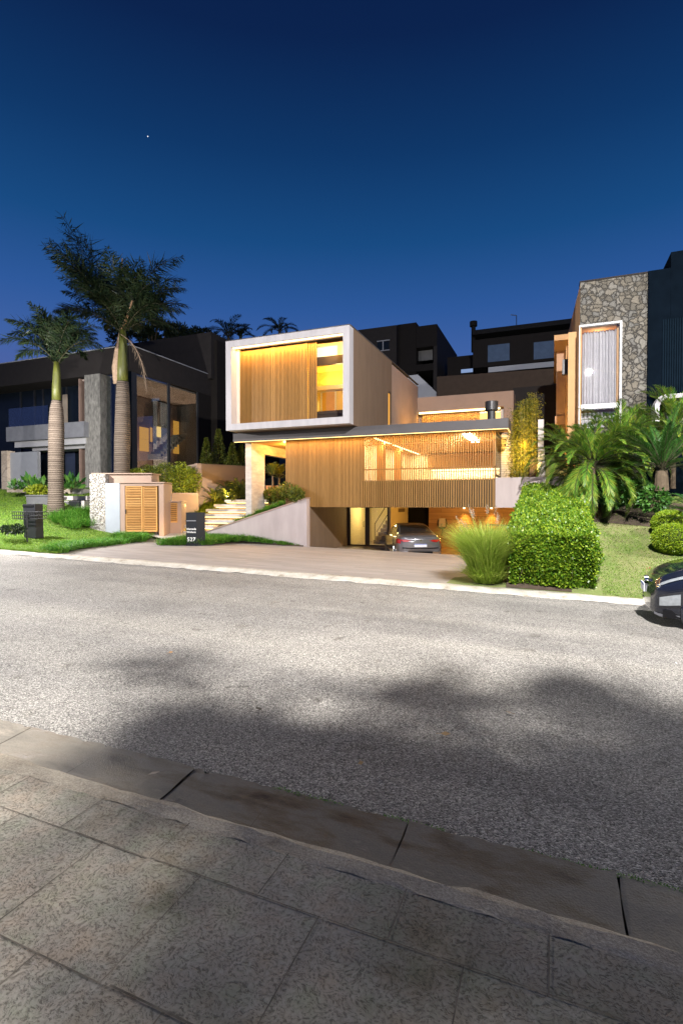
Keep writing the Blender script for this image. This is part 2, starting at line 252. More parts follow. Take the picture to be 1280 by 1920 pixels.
def gutter_mat():
    m, nt, b = new_mat('gutter_concrete'); L = nt.links
    tc = N(nt, 'ShaderNodeTexCoord'); v = tc.outputs['Object']
    n1 = N(nt, 'ShaderNodeTexNoise', Scale=2.2, Detail=8.0, Roughness=0.65); mp = N(nt, 'ShaderNodeMapping'); mp.inputs['Scale'].default_value = (0.7, 2.2, 1); L.new(v, mp.inputs[0]); L.new(mp.outputs[0], n1.inputs['Vector'])
    r = ramp(nt, [(0.30, (0.07, 0.05, 0.03)), (0.43, (0.16, 0.125, 0.08)), (0.52, (0.22, 0.195, 0.15)), (0.62, (0.20, 0.18, 0.145)), (0.72, (0.33, 0.29, 0.23))]); L.new(n1.outputs['Fac'], r.inputs[0])
    n2 = N(nt, 'ShaderNodeTexNoise', Scale=90.0, Detail=3.0); L.new(v, n2.inputs['Vector'])
    mr = N(nt, 'ShaderNodeMapRange'); mr.inputs[3].default_value = 0.75; mr.inputs[4].default_value = 1.25; L.new(n2.outputs['Fac'], mr.inputs[0])
    mm = N(nt, 'ShaderNodeMix', data_type='RGBA', blend_type='MULTIPLY'); mm.inputs[0].default_value = 1; L.new(r.outputs[0], mm.inputs[6]); L.new(mr.outputs[0], mm.inputs[7])
    L.new(mm.outputs[2], b.inputs['Base Color']); rr = ramp(nt, [(0.3, (0.3, 0.3, 0.3)), (0.6, (0.75, 0.75, 0.75))]); L.new(n1.outputs['Fac'], rr.inputs[0]); L.new(rr.outputs[0], b.inputs['Roughness'])
    bp = N(nt, 'ShaderNodeBump', Strength=0.3, Distance=0.01); L.new(n2.outputs['Fac'], bp.inputs['Height']); L.new(bp.outputs[0], b.inputs['Normal'])
    return m
M['gutter'] = gutter_mat()
def kerb_mat(name, lo, hi, dirt):
    m, nt, b = new_mat(name); L = nt.links
    tc = N(nt, 'ShaderNodeTexCoord'); v = tc.outputs['Object']
    n1 = N(nt, 'ShaderNodeTexNoise', Scale=3.0, Detail=8.0, Roughness=0.7); L.new(v, n1.inputs['Vector'])
    r = ramp(nt, [(0.30, dirt), (0.42, lo), (0.7, hi)]); L.new(n1.outputs['Fac'], r.inputs[0])
    n2 = N(nt, 'ShaderNodeTexNoise', Scale=70.0, Detail=4.0, Roughness=0.7); L.new(v, n2.inputs['Vector'])
    mr = N(nt, 'ShaderNodeMapRange'); mr.inputs[1].default_value = 0.3; mr.inputs[2].default_value = 0.7; mr.inputs[3].default_value = 0.6; mr.inputs[4].default_value = 1.3; L.new(n2.outputs['Fac'], mr.inputs[0])
    mm = N(nt, 'ShaderNodeMix', data_type='RGBA', blend_type='MULTIPLY'); mm.inputs[0].default_value = 1; L.new(r.outputs[0], mm.inputs[6]); L.new(mr.outputs[0], mm.inputs[7])
    L.new(mm.outputs[2], b.inputs['Base Color']); b.inputs['Roughness'].default_value = 0.9
    bp = N(nt, 'ShaderNodeBump', Strength=0.5, Distance=0.015); L.new(n2.outputs['Fac'], bp.inputs['Height']); L.new(bp.outputs[0], b.inputs['Normal'])
    return m
M['kerb'] = kerb_mat('rough_kerb', (0.36, 0.31, 0.235), (0.48, 0.43, 0.34), (0.24, 0.20, 0.14))
M['farkerb'] = kerb_mat('whitewashed_kerb', (0.42, 0.39, 0.33), (0.62, 0.60, 0.54), (0.22, 0.18, 0.12))
def sidewalk_mat():
    m, nt, b = new_mat('textured_paving'); L = nt.links
    tc = N(nt, 'ShaderNodeTexCoord'); v = tc.outputs['Object']
    nz = N(nt, 'ShaderNodeTexNoise', Scale=9.0, Detail=3.0); L.new(v, nz.inputs['Vector'])
    sc = N(nt, 'ShaderNodeVectorMath', operation='SCALE'); sc.inputs['Scale'].default_value = 0.10; L.new(nz.outputs['Color'], sc.inputs[0])
    av = N(nt, 'ShaderNodeVectorMath', operation='ADD'); L.new(v, av.inputs[0]); L.new(sc.outputs[0], av.inputs[1])
    n1 = N(nt, 'ShaderNodeTexNoise', Scale=64.0, Detail=5.0, Roughness=0.6); L.new(av.outputs[0], n1.inputs['Vector'])
    rid = ramp(nt, [(0.36, (0.17, 0.157, 0.132)), (0.43, (0.29, 0.268, 0.23)), (0.56, (0.345, 0.322, 0.28)), (0.75, (0.42, 0.395, 0.345))]); L.new(n1.outputs['Fac'], rid.inputs[0])
    n2 = N(nt, 'ShaderNodeTexNoise', Scale=2.0, Detail=6.0); L.new(v, n2.inputs['Vector'])
    r2 = ramp(nt, [(0.3, (0.72, 0.70, 0.62)), (0.5, (0.95, 0.95, 0.92)), (0.7, (1.15, 1.08, 1.0))]); L.new(n2.outputs['Fac'], r2.inputs[0])
    n3 = N(nt, 'ShaderNodeTexNoise', Scale=7.0, Detail=4.0); L.new(v, n3.inputs['Vector'])
    r3 = ramp(nt, [(0.35, (1.0, 0.9, 0.82)), (0.5, (1, 1, 1)), (0.66, (0.86, 0.98, 0.86))]); L.new(n3.outputs['Color'], r3.inputs[0])
    m1 = N(nt, 'ShaderNodeMix', data_type='RGBA', blend_type='MULTIPLY'); m1.inputs[0].default_value = 1; L.new(rid.outputs[0], m1.inputs[6]); L.new(r2.outputs[0], m1.inputs[7])
    m2 = N(nt, 'ShaderNodeMix', data_type='RGBA', blend_type='MULTIPLY'); m2.inputs[0].default_value = 0.7; L.new(m1.outputs[2], m2.inputs[6]); L.new(r3.outputs[0], m2.inputs[7])
    of = N(nt, 'ShaderNodeVectorMath', operation='ADD'); of.inputs[1].default_value = (2.24, -1.49, 0); L.new(v, of.inputs[0])
    sn = N(nt, 'ShaderNodeVectorMath', operation='SNAP'); sn.inputs[1].default_value = (.64, .625, 10); L.new(of.outputs[0], sn.inputs[0])
    wn = N(nt, 'ShaderNodeTexWhiteNoise'); L.new(sn.outputs[0], wn.inputs['Vector']); mw = N(nt, 'ShaderNodeMapRange'); mw.inputs[3].default_value = .84; mw.inputs[4].default_value = 1.12; L.new(wn.outputs['Value'], mw.inputs[0])
    n4 = N(nt, 'ShaderNodeTexNoise', Scale=1.1, Detail=8.0, Roughness=.7); L.new(v, n4.inputs['Vector']); r4 = ramp(nt, [(.36, (.62, .60, .50)), (.46, (.95, .95, .92)), (.6, (1, 1, 1)), (.7, (1.15, 1.14, 1.1))]); L.new(n4.outputs['Fac'], r4.inputs[0])
    m5 = N(nt, 'ShaderNodeMix', data_type='RGBA', blend_type='MULTIPLY'); m5.inputs[0].default_value = 1; L.new(m2.outputs[2], m5.inputs[6]); L.new(mw.outputs[0], m5.inputs[7])
    m6 = N(nt, 'ShaderNodeMix', data_type='RGBA', blend_type='MULTIPLY'); m6.inputs[0].default_value = 1; L.new(m5.outputs[2], m6.inputs[6]); L.new(r4.outputs[0], m6.inputs[7])
    L.new(m6.outputs[2], b.inputs['Base Color']); b.inputs['Roughness'].default_value = 0.82; b.inputs['Specular IOR Level'].default_value = 0.35
    hr = ramp(nt, [(0.36, (0, 0, 0)), (0.5, (1, 1, 1))]); L.new(n1.outputs['Fac'], hr.inputs[0])
    bp = N(nt, 'ShaderNodeBump', Strength=0.55, Distance=0.012); L.new(hr.outputs[0], bp.inputs['Height']); L.new(bp.outputs[0], b.inputs['Normal'])
    return m
M['paving'] = sidewalk_mat()
def lawn_ground(name, g, d):
    m, nt, b = new_mat(name); L = nt.links
    tc = N(nt, 'ShaderNodeTexCoord'); v = tc.outputs['Object']
    n1 = N(nt, 'ShaderNodeTexNoise', Scale=0.9, Detail=7.0, Roughness=0.7); L.new(v, n1.inputs['Vector'])
    r = ramp(nt, [(0.4, g), (0.62, d)]); L.new(n1.outputs['Fac'], r.inputs[0])
    n2 = N(nt, 'ShaderNodeTexNoise', Scale=60.0, Detail=4.0); L.new(v, n2.inputs['Vector'])
    mr = N(nt, 'ShaderNodeMapRange'); mr.inputs[3].default_value = 0.5; mr.inputs[4].default_value = 1.4; L.new(n2.outputs['Fac'], mr.inputs[0])
    mm = N(nt, 'ShaderNodeMix', data_type='RGBA', blend_type='MULTIPLY'); mm.inputs[0].default_value = 1; L.new(r.outputs[0], mm.inputs[6]); L.new(mr.outputs[0], mm.inputs[7])
    L.new(mm.outputs[2], b.inputs['Base Color']); b.inputs['Roughness'].default_value = 0.95
    bp = N(nt, 'ShaderNodeBump', Strength=0.6, Distance=0.03); L.new(n2.outputs['Fac'], bp.inputs['Height']); L.new(bp.outputs[0], b.inputs['Normal'])
    return m
M['lawnL'] = lawn_ground('lawn_soil_lush', (0.06, 0.13, 0.015), (0.11, 0.16, 0.03))
M['lawnR'] = lawn_ground('lawn_soil_dry', (0.13, 0.19, 0.04), (0.23, 0.22, 0.10))
M['hill'] = lawn_ground('hill_soil', (0.012, 0.018, 0.008), (0.02, 0.02, 0.012))

# ------------------------------------------------------------------ mesh builder
class MB:
    def __init__(s): s.v = []; s.f = []; s.n = 0
    def add(s, vs, fs):
        b = s.n; s.v.extend([tuple(x) for x in vs]); s.n += len(vs); s.f.extend([tuple(i + b for i in f) for f in fs]); return s
    def box(s, a, b):
        x0, y0, z0 = [min(p, q) for p, q in zip(a, b)]; x1, y1, z1 = [max(p, q) for p, q in zip(a, b)]
        return s.add([(x0, y0, z0), (x1, y0, z0), (x1, y1, z0), (x0, y1, z0), (x0, y0, z1), (x1, y0, z1), (x1, y1, z1), (x0, y1, z1)],
                     [(0, 3, 2, 1), (4, 5, 6, 7), (0, 1, 5, 4), (1, 2, 6, 5), (2, 3, 7, 6), (3, 0, 4, 7)])
    def obox(s, o, ux, uy, uz):      # box from corner o and three edge vectors
        o, ux, uy, uz = map(Vector, (o, ux, uy, uz)); p = [o, o + ux, o + ux + uy, o + uy]
        return s.add(p + [q + uz for q in p], [(0, 3, 2, 1), (4, 5, 6, 7), (0, 1, 5, 4), (1, 2, 6, 5), (2, 3, 7, 6), (3, 0, 4, 7)])
    def poly(s, pts): return s.add(pts, [tuple(range(len(pts)))])
    def prism(s, pts, vec):          # polygon pushed along vec
        n = len(pts); vec = Vector(vec); a = [Vector(p) for p in pts]
        return s.add(a + [p + vec for p in a], [tuple(range(n - 1, -1, -1)), tuple(range(n, 2 * n))] + [(i, (i + 1) % n, n + (i + 1) % n, n + i) for i in range(n)])
    def tube(s, path, radii, seg=8, cap=True):
        path = [Vector(p) for p in path]; b = s.n; k = len(path)
        if not hasattr(radii, '__len__'): radii = [radii] * k
        up = None
        for i, p in enumerate(path):
            d = (path[min(i + 1, k - 1)] - path[max(i - 1, 0)]).normalized()
            if up is None: up = d.orthogonal().normalized()
            up = (up - d * up.dot(d)).normalized(); w = d.cross(up)
            for j in range(seg):
                a = 2 * math.pi * j / seg; s.v.append(tuple(p + (up * math.cos(a) + w * math.sin(a)) * radii[i]))
        s.n += k * seg
        for i in range(k - 1):
            for j in range(seg): s.f.append((b + i * seg + j, b + i * seg + (j + 1) % seg, b + (i + 1) * seg + (j + 1) % seg, b + (i + 1) * seg + j))
        if cap: s.f.append(tuple(b + j for j in range(seg - 1, -1, -1))); s.f.append(tuple(b + (k - 1) * seg + j for j in range(seg)))
        return s
    def grid(s, fn, nu, nv):
        b = s.n
        for i in range(nu + 1):
            for j in range(nv + 1): s.v.append(tuple(fn(i / nu, j / nv)))
        s.n += (nu + 1) * (nv + 1)
        for i in range(nu):
            for j in range(nv):
                a = b + i * (nv + 1) + j; s.f.append((a, a + nv + 1, a + nv + 2, a + 1))
        return s
    def build(s, name, mat, parent=None, smooth=False):
        me = bpy.data.meshes.new(name); me.from_pydata(s.v, [], s.f); me.update()
        return link(name, me, mat, parent, smooth)
def link(name, me, mat, parent=None, smooth=False):
    if mat is not None: me.materials.append(mat)
    if smooth:
        me.polygons.foreach_set('use_smooth', np.ones(len(me.polygons), dtype=bool))
    o = bpy.data.objects.new(name, me); COL.objects.link(o)
    if parent is not None:
        o.parent = parent; o.matrix_parent_inverse = parent_world(parent).inverted()
    return o
def parent_world(p):
    m = p.matrix_basis.copy()
    while p.parent: m = p.parent.matrix_basis @ p.matrix_parent_inverse @ m; p = p.parent
    return m
def quads(name, V, mat, parent=None, k=4):
    """mesh of N separate k-gons from an array (N*k, 3)"""
    V = np.asarray(V, dtype=np.float32).reshape(-1, 3); n = len(V) // k
    me = bpy.data.meshes.new(name); me.vertices.add(len(V)); me.vertices.foreach_set('co', V.ravel())
    me.loops.add(n * k); me.loops.foreach_set('vertex_index', np.arange(n * k, dtype=np.int32))
    me.polygons.add(n); me.polygons.foreach_set('loop_start', np.arange(0, n * k, k, dtype=np.int32)); me.polygons.foreach_set('loop_total', np.full(n, k, dtype=np.int32))
    me.update(calc_edges=True); me.validate()
    return link(name, me, mat, parent)
def tag(o, label=None, cat=None, group=None, kind=None):
    if label: o['label'] = label
    if cat: o['category'] = cat
    if group: o['group'] = group
    if kind: o['kind'] = kind
    return o
def thing(name, loc, label, cat, group=None, rz=0.0):
    o = bpy.data.objects.new(name, None); COL.objects.link(o); o.location = loc; o.rotation_euler = (0, 0, rz); o.empty_display_size = 0.2
    return tag(o, label, cat, group)
def copy_thing(root, loc, rz, label, scale=None):
    c = root.copy(); COL.objects.link(c); c.location = loc; c.rotation_euler = (0, 0, rz); c['label'] = label
    if scale: c.scale = (scale,) * 3
    for ch in root.children:
        d = ch.copy(); COL.objects.link(d); d.parent = c
        for g in ch.children:
            e = g.copy(); COL.objects.link(e); e.parent = d
    return c
def struct(o): o['kind'] = 'structure'; return o

# ------------------------------------------------------------------ foliage helpers
def unit(a): return a / np.maximum(np.linalg.norm(a, axis=-1, keepdims=True), 1e-9)
def leaves(C, D, L, W, nrm=None):
    """pointed leaf quads: base C, direction D, length L, width W"""
    n = len(C); D = unit(D); nrm = unit(rng.normal(size=(n, 3))) if nrm is None else nrm
    S = unit(np.cross(D, nrm)); L = np.broadcast_to(L, (n,))[:, None]; W = np.broadcast_to(W, (n,))[:, None]
    return np.stack([C, C + D * L * 0.45 + S * W * 0.5, C + D * L, C + D * L * 0.45 - S * W * 0.5], 1).reshape(-1, 3)
def blades(C, D, L, W, bend):
    """grass blades: two quads-worth as a 5-gon bent outward"""
    n = len(C); D = unit(D); H = D.copy(); H[:, 2] = 0; H = unit(H)
    S = np.stack([-H[:, 1], H[:, 0], np.zeros(n)], 1); a = rng.uniform(-0.9, 0.9, n)[:, None]; S = unit(S * np.cos(a) + H * np.sin(a))
    L = np.broadcast_to(L, (n,))[:, None]; W = np.broadcast_to(W, (n,))[:, None]; bend = np.broadcast_to(bend, (n,))[:, None]
    m = C + D * L * 0.55; t = C + D * L * 0.9 + H * L * bend; t[:, 2] -= (bend * L * 0.5)[:, 0]
    V1 = np.stack([C - S * W * .5, C + S * W * .5, m + S * W * .42, m - S * W * .42], 1)
    V2 = np.stack([m - S * W * .42, m + S * W * .42, t + S * W * .04, t - S * W * .04], 1)
    return np.concatenate([V1, V2], 1).reshape(-1, 3)
def blade_mesh(name, V, mat, parent=None):
    """each blade is 2 quads sharing an edge -> one island"""
    V = V.reshape(-1, 8, 3); n = len(V); P6 = V[:, [0, 1, 2, 3, 6, 7]].reshape(-1, 3).astype(np.float32)
    me = bpy.data.meshes.new(name); me.vertices.add(n * 6); me.vertices.foreach_set('co', P6.ravel())
    idx = (np.arange(n)[:, None] * 6 + np.array([0, 1, 2, 3, 3, 2, 4, 5])[None]).ravel().astype(np.int32)
    me.loops.add(n * 8); me.loops.foreach_set('vertex_index', idx); me.polygons.add(n * 2)
    me.polygons.foreach_set('loop_start', np.arange(0, n * 8, 4, dtype=np.int32)); me.polygons.foreach_set('loop_total', np.full(n * 2, 4, dtype=np.int32))
    me.update(calc_edges=True)
    return link(name, me, mat, parent)
def tuft(n, rad, h, hv, w, lean, bend):
    """a clump of blades rooted in a disc"""
    a = rng.uniform(0, 2 * np.pi, n); r = rad * np.sqrt(rng.uniform(0, 1, n)); C = np.stack([r * np.cos(a), r * np.sin(a), np.zeros(n)], 1)
    b = a + rng.normal(0, 0.5, n); le = lean * rng.uniform(0.1, 1.0, n)
    D = np.stack([np.cos(b) * np.sin(le), np.sin(b) * np.sin(le), np.cos(le)], 1)
    return blades(C, D, h * rng.uniform(1 - hv, 1 + hv * .4, n), w, bend * rng.uniform(0.3, 1.3, n))
def ball_leaves(rad, n, L, W, bump=0.15, shell=0.75):
    d = unit(rng.normal(size=(n, 3))); f = rng.uniform(shell, 1.0, n)
    k = unit(rng.normal(size=(9, 3))); lob = np.max(d @ k.T, axis=1); f = f * (1 - bump + bump * 1.3 * np.clip(lob * 1.2 - 0.2, 0, 1))
    C = d * f[:, None] * np.asarray(rad); D = unit(d + rng.normal(0, 0.65, (n, 3)))
    return leaves(C, D, L * rng.uniform(0.7, 1.2, n), W)
def frond(mb_r, out, base, az, el, length, droop, nl, ll, lw, la=0.9, vee=0.35, hang=0.3, jit=0.08, start=0.18, seg=9, r0=0.02):
    """pinnate frond: rachis into mb_r, leaflets appended to out"""
    pts = []; p = Vector(base); e = el; st = length / seg
    dirs = []
    for i in range(seg + 1):
        d = Vector((math.cos(az) * math.cos(e), math.sin(az) * math.cos(e), math.sin(e))); pts.append(p.copy()); dirs.append(d); p = p + d * st; e -= droop / seg * (0.5 + 1.2 * i / seg)
    mb_r.tube(pts, [r0 * (1 - 0.8 * i / seg) for i in range(seg + 1)], 4, False)
    A = np.array([tuple(q) for q in pts]); DD = np.array([tuple(q) for q in dirs])
    t = np.repeat(np.linspace(start, 1.0, nl), 2); side = np.tile([1, -1], nl); n = len(t)
    x = t * seg; i0 = np.minimum(x.astype(int), seg - 1); fr = (x - i0)[:, None]
    B = A[i0] * (1 - fr) + A[i0 + 1] * fr; D = unit(DD[i0] * (1 - fr) + DD[i0 + 1] * fr)
    h = np.array([-math.sin(az), math.cos(az), 0.0]); S = np.tile(h, (n, 1)) * side[:, None]; U = unit(np.cross(D, np.tile(h, (n, 1)))); U = np.where(U[:, 2:3] < 0, -U, U)
    prof = np.clip(np.sin(np.clip((t - start) / (1 - start), 0, 1) * 2.6 + 0.35), 0.25, 1)
    ang = la * (1 - 0.45 * t)
    Ld = unit(D * np.cos(ang)[:, None] + S * np.sin(ang)[:, None] + U * vee + np.array([0, 0, -1.0]) * hang * t[:, None] + rng.normal(0, jit, (n, 3)))
    out.append(leaves(B, Ld, ll * prof * rng.uniform(0.85, 1.1, n), lw, U + rng.normal(0, 0.15, (n, 3))))
# ================================================================== SETTING
SL = -0.019                                        # the street climbs to the left
def zr(x): return SL * x
def strip(prof, x0, x1, n=1):                      # profile [(y, z)] swept along the street
    m = MB(); xs = np.linspace(x0, x1, n + 1)
    m.grid(lambda u, v: (x0 + (x1 - x0) * u, prof[round(v * (len(prof) - 1))][0], prof[round(v * (len(prof) - 1))][1] + zr(x0 + (x1 - x0) * u)), n, len(prof) - 1)
    return m
g = MB(); g.poly([(-600, -600, -3.2), (600, -600, -3.2), (600, 900, -3.2), (-600, 900, -3.2)]); struct(g.build('ground', M['hill']))
struct(strip([(3.12, 0.0), (5.0, 0.03), (8.0, 0.05), (11.78, 0.0)], -90, 60, 30).build('road', M['asphalt']))
struct(strip([(2.44, 0.118), (-8.0, 0.14)], -90, 60, 30).build('near_sidewalk', M['paving']))
# joints of the paving: thin grooves laid as dark mortar lines
jm = MB()
def joint(a, b, w=0.004):
    a = Vector(a); b = Vector(b); d = (b - a).normalized(); n = Vector((-d.y, d.x, 0)) * w
    jm.poly([a - n, b - n, b + n, a + n])
def sz(x, y): return 0.118 + (2.44 - y) * 0.0021 + zr(x) + 0.004
ys = [2.115, 1.49, 0.86, 0.23]
for y in ys:
    xx = -8.0
    while xx < 5:
        L_ = rng.uniform(0.5, 1.3); joint((xx, y + rng.normal(0, .004), sz(xx, y)), (xx + L_ * .97, y + rng.normal(0, .004), sz(xx + L_, y)), rng.uniform(0.002, 0.0045)); xx += L_
for k in range(-9, 9):
    x = -2.24 + 0.64 * k; joint((x + .32, 2.43, sz(x + .32, 2.43)), (x + .32, 2.12, sz(x + .32, 2.12)), 0.0028)
    joint((x, 2.115, sz(x, 2.115)), (x, 1.49, sz(x, 1.49)), rng.uniform(.002, .004)); joint((x + .3, 1.49, sz(x + .3, 1.49)), (x + .3, 0.86, sz(x, .86)), 0.003); joint((x, 0.86, sz(x, .86)), (x, -.5, sz(x, -.5)), 0.003)
struct(jm.build('paving_joints', simple('joint_mortar', (0.15, 0.13, 0.10), 0.95, var=0.6, scale=9)))
# gutter slabs with irregular joints, kerb
gx = [-40, -36, -30, -22, -16, -12, -9, -7.4, -6.0, -4.9, -4.1, -3.25, -2.4, -1.71, -0.81, 0.336, 1.25, 2.1, 3.0, 4.2, 6, 9, 14, 20, 30, 50]
gm = MB()
for a, b in zip(gx[:-1], gx[1:]):
    w = rng.uniform(0.002, 0.006); w2 = w * rng.uniform(.5, 1.6); dy = rng.normal(0, .004); dz = rng.normal(0, .003); n = 14
    def f(u, v, a=a, b=b, w=w, w2=w2, dz=dz):
        x = a + (b - a) * u; y = 3.12 - 0.54 * v; x = x + (w * (1 - 2 * u)) * (1 if u in (0, 1) else 0) + (rng.normal(0, .004) if u in (0, 1) else 0)
        if v == 0: y += rng.normal(0, .012)
        return (x, y, zr(x) + 0.012 + dz - 0.055 * v + 0.012 * v * v)
    gm.grid(f, n, 4)
    for xx in (a, b): pass
struct(gm.build('gutter', M['gutter']))
g2 = strip([(3.15, -0.03), (2.5, -0.075)], -90, 60, 30); struct(g2.build('gutter_bed', simple('gutter_dirt', (.10, .08, .05), .95, var=.3)))
km = MB()
kx = np.concatenate([[-60, -30], np.arange(-14, 8, 0.11), [20, 50]])
pf = [(2.590, -0.06), (2.578, 0.06), (2.560, 0.108), (2.52, 0.124), (2.45, 0.123), (2.415, 0.119)]
nz = rng.normal(0, 1, (len(kx), len(pf)))
km.grid(lambda u, v: (kx[round(u * (len(kx) - 1))], pf[round(v * 5)][0] + 0.006 * nz[round(u * (len(kx) - 1)), round(v * 5)], pf[round(v * 5)][1] + 0.002 * nz[round(u * (len(kx) - 1)), round(v * 5)] + zr(kx[round(u * (len(kx) - 1))])), len(kx) - 1, 5)
struct(km.build('kerb', M['kerb']))
# moss tufts at the road edge
n = 2600; x = rng.uniform(-2.6, 2.6, n); k = (np.sin(x * 3.1) + np.sin(x * 7.7 + 1) + np.sin(x * 1.3 + 2)) > 0.35; x = x[k]; n = len(x)
C = np.stack([x, 3.125 + rng.normal(0, .012, n), zr(x) + 0.004], 1); D = np.stack([rng.normal(0, .5, n), rng.normal(0, .5, n), np.full(n, .8)], 1)
tag(blade_mesh('moss', blades(C, D, rng.uniform(.006, .022, n), .005, .4), M['borderblade']), kind='stuff')
# far kerb: low whitewashed strip
kx2 = np.concatenate([[-80, -50], np.arange(-30, 14, 0.25), [25, 55]]); pf2 = [(11.74, 0.004), (11.80, 0.035), (12.0, 0.07), (12.14, 0.085), (12.16, 0.0)]
nz2 = rng.normal(0, 1, (len(kx2), 5))
fk = MB(); fk.grid(lambda u, v: (kx2[round(u * (len(kx2) - 1))], pf2[round(v * 4)][0] + 0.012 * nz2[round(u * (len(kx2) - 1)), round(v * 4)], pf2[round(v * 4)][1] + 0.006 * nz2[round(u * (len(kx2) - 1)), round(v * 4)] + zr(kx2[round(u * (len(kx2) - 1))])), len(kx2) - 1, 4)
struct(fk.build('far_kerb', M['farkerb'], smooth=True))
# driveway (crest at y=19, ramp down to the garage floor)
def zd(x, y): return zr(x) + 0.055 + 0.0 * y
dv = MB()
dv.poly([(-14.75, 12.15, zd(-14.75, 0)), (-1.6, 12.15, zd(-1.6, 0)), (-1.2, 19.1, zd(-1.2, 0)), (-9.75, 19.1, zd(-9.75, 0)), (-18.5, 19.1, zd(-18.5, 0))])
struct(dv.build('driveway', M['deck']))
rp_ = MB(); fl = lambda x: -0.08 if x < -8.6 else (-0.08 - (x + 8.6) / 1.6 * 0.24 if x < -7.0 else -0.32)
xs_ = [-9.75, -8.6, -7.0, -1.2, 2.0]
rp_.grid(lambda u, v: (xs_[round(u * 4)], [19.1, 20.3, 27.3][round(v * 2)], [zd(xs_[round(u * 4)], 0), fl(xs_[round(u * 4)]), fl(xs_[round(u * 4)])][round(v * 2)]), 4, 2)
struct(rp_.build('garage_floor', M['garfloor']))
# path up to the house steps
pm = MB(); pa = [(-15.0, 18.0, .345), (-14.2, 18.2, .33), (-14.6, 20.2, .60), (-16.9, 20.4, .66), (-17.0, 18.7, .55)]
pm.poly(pa); struct(pm.build('path', M['stepstone']))

# ---- lawns
def smooth(a): a = np.clip(a, 0, 1); return a * a * (3 - 2 * a)
def zl(x, y):        # left lawn
    s = np.maximum(y - 12.1, 0); return SL * x + 0.09 + 0.155 * s * np.clip((-x - 16.3) / 5, 0, 1.25) ** 1.6 + 0.03 * np.sin(x * 1.7) * np.sin(y * 1.3) * np.clip(s, 0, 1)
def zrt(x, y):       # right lawn
    s = np.maximum(y - 12.1, 0); return SL * x + 0.07 + 0.30 * s * np.clip((x + 1.0) / .5, 0, 1) + 0.02 * np.sin(x * 2.1) * np.sin(y * 1.7) * np.clip(s, 0, 1)
def edgeL(y): return -14.75 - (y - 12.1) * 0.33 - 0.25 * np.sin((y - 12) * .9)
lm = MB(); lm.grid(lambda u, v: ((lambda y: (lambda x: (x, y, float(zl(x, y))))(-60 + (edgeL(y) + 60) * (1 - (1 - u) ** 2.2)))(12.1 + 14 * v)), 60, 36)
struct(lm.build('lawn', M['lawnL'], smooth=True))
rm = MB(); rm.grid(lambda u, v: ((lambda y, x: (x, y, float(zrt(x, y))))(12.1 + 14 * v, -2.3 + 26 * u)), 50, 40)
struct(rm.build('lawn', M['lawnR'], smooth=True))
# planted island in front of the ramp wall
isl = [(-14.3, 16.35), (-12.7, 17.3), (-12.2, 18.9), (-9.35, 18.98), (-9.35, 19.08), (-14.35, 19.6), (-14.6, 18.2)]
def zi(x, y): return zd(x, y) + 0.04 + 0.14 * np.clip((y - 17.0) / 3, 0, 1) * np.clip((-x - 9.6) / 2.5, 0, 1)
im = MB(); im.prism([(x, y, zd(x, y) - .02) for x, y in isl], (0, 0, 0.06)); struct(im.build('planting_bed', M['soil']))
# slope behind the houses
hm = MB(); hm.grid(lambda u, v: (-120 + 240 * u, 29.5 + 90 * v, 1.0 + 13 * v ** 0.6), 30, 12); struct(hm.build('hill', M['hill'], smooth=True))

def inpoly(x, y, poly):
    c = np.zeros(len(x), bool); j = len(poly) - 1
    for i in range(len(poly)):
        xi, yi = poly[i]; xj, yj = poly[j]
        k = ((yi > y) != (yj > y)) & (x < (xj - xi) * (y - yi) / (yj - yi + 1e-12) + xi); c ^= k; j = i
    return c
def field(name, x, y, z, L, W, mat, lean=0.5, bend=0.35):
    n = len(x); a = rng.uniform(0, 2 * np.pi, n); le = lean * rng.uniform(0, 1, n)
    D = np.stack([np.cos(a) * np.sin(le), np.sin(a) * np.sin(le), np.cos(le)], 1); C = np.stack([x, y, z - .01], 1)
    return tag(blade_mesh(name, blades(C, D, L * rng.uniform(.6, 1.25, n), W, bend), mat), kind='stuff')
# left lawn grass
n = 120000; y = 12.15 + 9.5 * rng.uniform(0, 1, n) ** 1.25; x = edgeL(y) - rng.uniform(0, 1, n) ** 1.3 * 15
k = ~((x > -19.9) & (x < -16.5) & (y > 17.6)); x, y = x[k], y[k]
field('lawn_grass', x, y, zl(x, y), 0.09, 0.012, M['lawnblade'])
n = 80000; y = 12.15 + 7.5 * rng.uniform(0, 1, n) ** 1.2; x = rng.uniform(1.0, 9, n)
cl = np.sin(x * 2.3 + np.sin(y * 1.9)) + np.sin(y * 2.9 + 1.3 * np.sin(x * 1.1)) + rng.normal(0, .7, n); k = cl > -1.15; 
field('lawn_grass', x[k], y[k], zrt(x[k], y[k]), 0.045, 0.011, M['lawnblade'])
field('lawn_grass', x[~k], y[~k], zrt(x[~k], y[~k]), 0.04, 0.011, M['dryblade'], 0.9)
